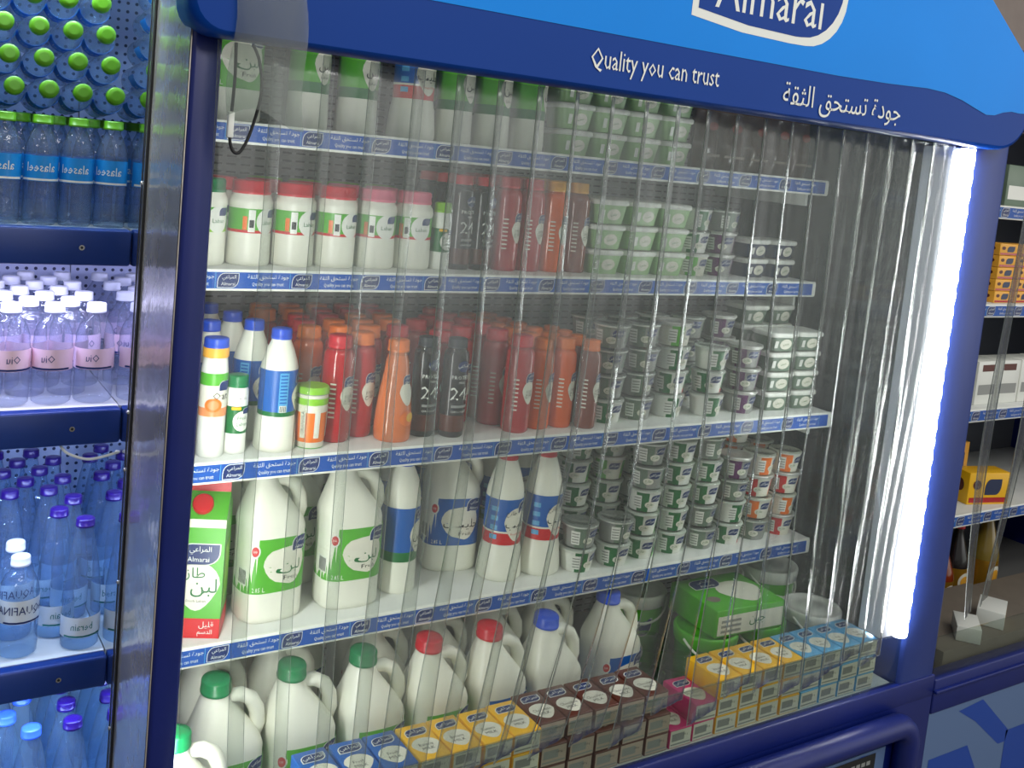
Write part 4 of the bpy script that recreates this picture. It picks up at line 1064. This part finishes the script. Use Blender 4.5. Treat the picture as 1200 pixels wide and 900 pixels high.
wc_ = lambda: water_bottle([(.025, 0), (.029, .003), (.030, .02), (.0285, .035), (.030, .045), (.030, .1), (.0285, .112), (.022, .128), (.0135, .137), (.0125, .139), (.0125, .148)], WATERB, CAPW, .0150, .014, (.058, .096), 'AQUAFINA', LOGO, mat('pale_blue_label', (222, 232, 240), .4))
wd = lambda: water_bottle([(.025, 0), (.029, .003), (.030, .02), (.0285, .045), (.030, .06), (.0295, .09), (.025, .115), (.017, .15), (.0125, .165), (.0125, .172)], WATERB, CAPP, .0155, .014)
we = lambda: water_bottle([(.022, 0), (.0235, .003), (.024, .02), (.0225, .04), (.024, .055), (.024, .105), (.0225, .118), (.0155, .138), (.0115, .146), (.0115, .154)], WATERB, CAPLG, .0148, .013, (.066, .104), 'alaseel', WHITE, mat('aqua_label', (20, 140, 220), .35))
def rows(key, mk, x0, dx, nx, y0, dy, ny, z, desc, shelf, group, skip=lambda x, y: False):
    for j in range(ny):
        for i in range(nx):
            x = x0-dx*i-(dx*.5 if j % 2 else 0); y = y0+dy*j
            if skip(x, y): continue
            put(key, mk, x+rnd(.0004), y+rnd(.0004), z, desc, ORD[j]+' row', shelf, rnd(.3), group)
rows('wa', wa, -.0775, .0615, 5, .318, .055, 7, .1415, 'white-capped water bottle with pink label', None, 'white-capped water bottles', lambda x, y: x < -.2 and y > .5 and 0)
rows('wb', wb, -.0775, .0615, 4, .312, .055, 8, -.2665, 'tall violet-capped water bottle', None, 'violet-capped water bottles', lambda x, y: x < -.115 and y < .43)
for j, y in enumerate((.318, .3795)):
    for i in range(3): put('wc', wc_, -.170-.062*i, y, -.2665, 'white-capped water bottle with white label', ORD[j]+' row', 'beside violet-capped bottles', rnd(.2), 'white-label water bottles')
rows('wd', wd, -.142, .0615, 3, .318, .055, 4, -.5845, 'water bottle with pale blue cap', 'lowest shelf', 'blue-capped water bottles')
for j in range(5): put('wb2', (lambda: water_bottle([(.025, 0), (.029, .003), (.030, .02), (.0285, .045), (.030, .06), (.0295, .09), (.025, .115), (.017, .15), (.0125, .165), (.0125, .172)], WATERB, CAPV, .0155, .014)), -.079, .318+.062*j, -.5845, 'water bottle with violet cap', ORD[j]+' row', 'lowest shelf, in file along the mirror', .1, 'violet-capped bottles on the lowest shelf')
rows('we', we, -.0710, .0504, 6, .302, .0495, 5, .4225, 'leaf green-capped water bottle standing upright', None, 'green-capped water bottles')
flush()
# a heap of the same bottles lying caps outward on the standing ones
p = PROTO['we']
for j in range(7):
    col = 0
    for i in range(-1, 8):
        x = -.070-.0475*i-.0080*j; z = .611+.0462*j; y = .296+.006*j
        if z > .89 or x > -.0685: continue
        q = dup(p, (x, y+.156, z), (PI/2-.10, 0, rnd(.2)*0), 'green-capped bottle lying cap outward, %s layer up, %s from mirror panel' % (ORD[j], ORD[col]), 'green-capped bottles lying in the heap'); col += 1
        q.scale = (.94, .94, .94)
# white cable hanging below the middle rail
b = MB(); b.tube(smooth([(-.130, .262, .084), (-.12, .246, .076), (-.09, .244, .066), (-.05, .243, .074), (-.0535, .236, .078)]), .0021, WHITE, 8)
tag(b.obj('white_cable'), 'thin white cable sagging below the middle rail of the water cooler', 'cable')

# ------------------------------------------------------------------ neighbouring cooler past the divider
nb = thing('neighbour_cooler', 'blue cooler bay beyond the LED post with boxes and bottles', 'display cooler', (2.5, .38, -.95))
def npart(mb, name, parent=None):
    o = mb.obj(name)
    if parent is None: o.parent = nb; o.matrix_parent_inverse = Matrix.Translation(-Vector((2.5, .38, -.95)))
    else: o.parent = parent
    return o
NX0, NX1 = 1.826, 3.30
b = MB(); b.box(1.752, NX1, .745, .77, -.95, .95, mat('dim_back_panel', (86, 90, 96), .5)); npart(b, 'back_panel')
b = MB(); b.box(NX1, NX1+.04, 0, .77, -.95, .95, NAVY); npart(b, 'side_panel')
b = MB(); b.box(NX0, NX1, -.004, .04, -.655, -.565, NAVY, .004); b.box(NX0, NX1, -.012, .0, -.600, -.592, NAVY, .002); npart(b, 'front_rail')
b = MB(); b.box(NX0, NX1, -.02, .03, .76, .84, NAVY, .01); b.box(NX0, NX1, .03, .77, .93, .95, NAVY); npart(b, 'canopy')
b = MB(); b.box(NX0, NX1, 0, .02, -.95, -.655, KICK); fr_ = lambda k: front(-.0006-.0004*k)
for k in range(4):
    x = 1.95+.33*k; b.poly([(x, -.675), (x+.10, -.665), (x+.24, -.78), (x+.23, -.81), (x+.20, -.81), (x+.08, -.72)], KICKB, fr_(0), 1)
    b.poly([(x-.1, -.78), (x+.06, -.78), (x+.16, -.93), (x+.02, -.945), (x-.1, -.945)], KICKB, fr_(0), 1)
npart(b, 'kick_panel')
b = MB(); b.box(NX0, NX1, .006, .010, -.60, -.462, FENCE); npart(b, 'fence')
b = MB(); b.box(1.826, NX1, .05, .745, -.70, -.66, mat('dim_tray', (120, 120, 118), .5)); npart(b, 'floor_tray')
for zr in (.55, .268, -.039, -.353):
    b = MB(); b.box(1.752, NX1, .306, .744, zr+.022, zr+.0375, SHELFW, .002); sh = npart(b, 'shelf')
    b = MB(); b.box(1.752, NX1, .300, .306, zr, zr+.0385, WHITE, .001); npart(b, 'price_rail', sh)
    npart(rail_print(zr, .300, 1.752, NX1), 'rail_print', sh)
def plain_box(name, cat, w_, d, h, body, deco, label, loc, rz=0, group=None):
    t = thing(name, label, cat, loc, rz, group); b = MB(); b.box(-w_/2, w_/2, -d/2, d/2, 0, h, body, .0015); bo = b.obj('body', t)
    b = MB(); deco(b, lambda k: front(-d/2-.0006-.0004*k), lambda k: (lambda u, v: (-w_/2-.0006-.0004*k, -u, v))); b.obj('panel_print', bo); return t
def teadeco(w_, h):
    def f_(b, fr_, sd):
        b.rect(-w_*.46, w_*.46, h*.06, h*.22, JRED, fr_(0), 1); b.poly(leaf(w_*.1, h*.55, w_*.4, h*.5), LOGOD, fr_(0), 1); b.poly(ell(-w_*.3, h*.62, w_*.1, h*.15), CHOC, fr_(0), 1)
        b.poly(ell(0, h*.55, .016, h*.2), CHOC, sd(0), 1)
    return f_
plain_box('tea_box', 'tea box', .155, .07, .098, YEL, teadeco(.155, .098), 'yellow tea box standing on lower shelf of the neighbouring cooler', (2.515, .37, -.3152), -.25)
plain_box('tea_box', 'tea box', .10, .07, .16, AMBER, teadeco(.10, .16), 'taller amber tea box behind the yellow tea box', (2.50, .48, -.3152), .0)
q0 = plain_box('sachet_box', 'box', .085, .06, .034, AMBER, teadeco(.085, .034), 'x', (2.42, .36, .3058)); k = 0
for i in range(3):
    for lv in range(5):
        lab = 'small yellow box, %s up in %s stack on upper shelf past the LED post' % (ORD[lv], ORD[i])
        if k == 0: q0['label'] = lab; q0['group'] = 'small yellow boxes'
        else: dup(q0, (2.42+.10*i, .36, .3058+.0348*lv), (0, 0, rnd(.06)), lab, 'small yellow boxes')
        k += 1
whdeco = lambda b, fr_, sd: (b.rect(-.04, .04, .03, .06, GREYP, fr_(0), 1), b.rect(-.03, .03, .1, .12, CHOC, fr_(0), 1))
q1 = plain_box('milk_powder_box', 'box', .10, .08, .13, WHITE, whdeco, 'x', (2.47, .38, -.0012))
for i in range(4):
    lab = 'white box standing on third shelf past the LED post, %s from that post' % ORD[i]
    if i == 0: q1['label'] = lab; q1['group'] = 'white boxes'; q1.location.x = 2.42
    else: dup(q1, (2.42+.112*i, .38, -.0012), (0, 0, rnd(.06)), lab, 'white boxes')
gdeco = lambda b, fr_, sd: b.rect(-.05, .05, .02, .06, WHITE, fr_(0), 1)
q2 = plain_box('green_box', 'box', .12, .09, .10, GREEND, gdeco, 'dark green box on third shelf behind the white boxes', (2.62, .52, -.0012))
q3 = plain_box('green_box', 'box', .12, .09, .12, GREYGREEN, gdeco, 'dull green box on top shelf past the LED post', (2.46, .40, .5878))
dup(q3, (2.62, .41, .5878), (0, 0, .1), 'dull green box second along top shelf past the LED post')
for i, (x, nm) in enumerate(((1.86, 'nearest the divider pane'), (2.02, 'second past the divider pane'), (2.18, 'third past the divider pane'))):
    dup(q1, (x, .40, -.0012), (0, 0, rnd(.1)), 'white box seen dimly through glass, '+nm, 'white boxes')
    dup(q0, (x, .40, .3058), (0, 0, rnd(.1)), 'yellow box seen dimly through glass, '+nm, 'small yellow boxes')
    plain_box('snack_box', 'box', .11, .09, .12, BROWNB, teadeco(.11, .12), 'brown snack box seen dimly through glass, '+nm, (x, .40, -.3152), 0, 'brown snack boxes')
# bottles and boxes on the neighbour's floor
def oil(h, r, body, capm, label, loc):
    prof = [(r*.92, 0), (r, .004), (r, h*.5), (r*.9, h*.58), (r*.5, h*.78), (r*.36, h*.86), (r*.36, h*.93)]
    t = make_bottle('oil_bottle', 'glass bottle', prof, body, capm, r*.42, h*.08, (h*.14, h*.46, [(1, GOLD)]), deco=lambda b, k: (b.poly(ell(0, h*.3, r*.6, h*.11), CREAM, k(1)), b.poly(ell(0, h*.3, r*.4, h*.07), AMBER, k(2))), ref=r)
    t['label'] = label; t.location = loc; return t
b = MB()
plain_box('storage_crate', 'crate', .50, .26, .12, BROWNB, lambda b, fr_, sd: b.rect(-.2, .2, .03, .08, GREYP, fr_(0), 1), 'long cardboard carton lying behind the neighbouring fence', (2.18, .18, -.6598))
plain_box('storage_crate', 'crate', .50, .26, .11, BROWNB, lambda b, fr_, sd: b.rect(-.2, .2, .03, .08, GREYP, fr_(0), 1), 'long cardboard carton further along the neighbouring fence', (2.70, .18, -.6598))
plain_box('butter_box', 'box', .11, .07, .045, WHITE, lambda b, fr_, sd: b.rect(-.05, .05, .008, .035, YEL, fr_(0), 1), 'white and yellow box lying tilted on the cardboard carton', (2.24, .12, -.5392), .5)
plain_box('butter_box', 'box', .10, .06, .04, WHITE, lambda b, fr_, sd: b.rect(-.045, .045, .006, .03, LBLUE, fr_(0), 1), 'white and blue box lying beside the LED post, on cardboard carton', (2.08, .09, -.5392), .7)
oil(.30, .045, GLASSG, GOLD, 'olive glass bottle with gold foil neck on neighbouring floor', (2.64, .40, -.6598))
oil(.26, .04, PBLACK, CAPR, 'dark sauce bottle with red cap beside the olive glass bottle', (2.52, .42, -.6598))
oil(.22, .04, JBRN, GOLD, 'brown sauce bottle with gold cap near the LED post', (2.42, .40, -.6598))
area('led_bar', (2.5, .06, .74), (0, .7, -.7), 1.2, .03, .8, (1, .96, .9))
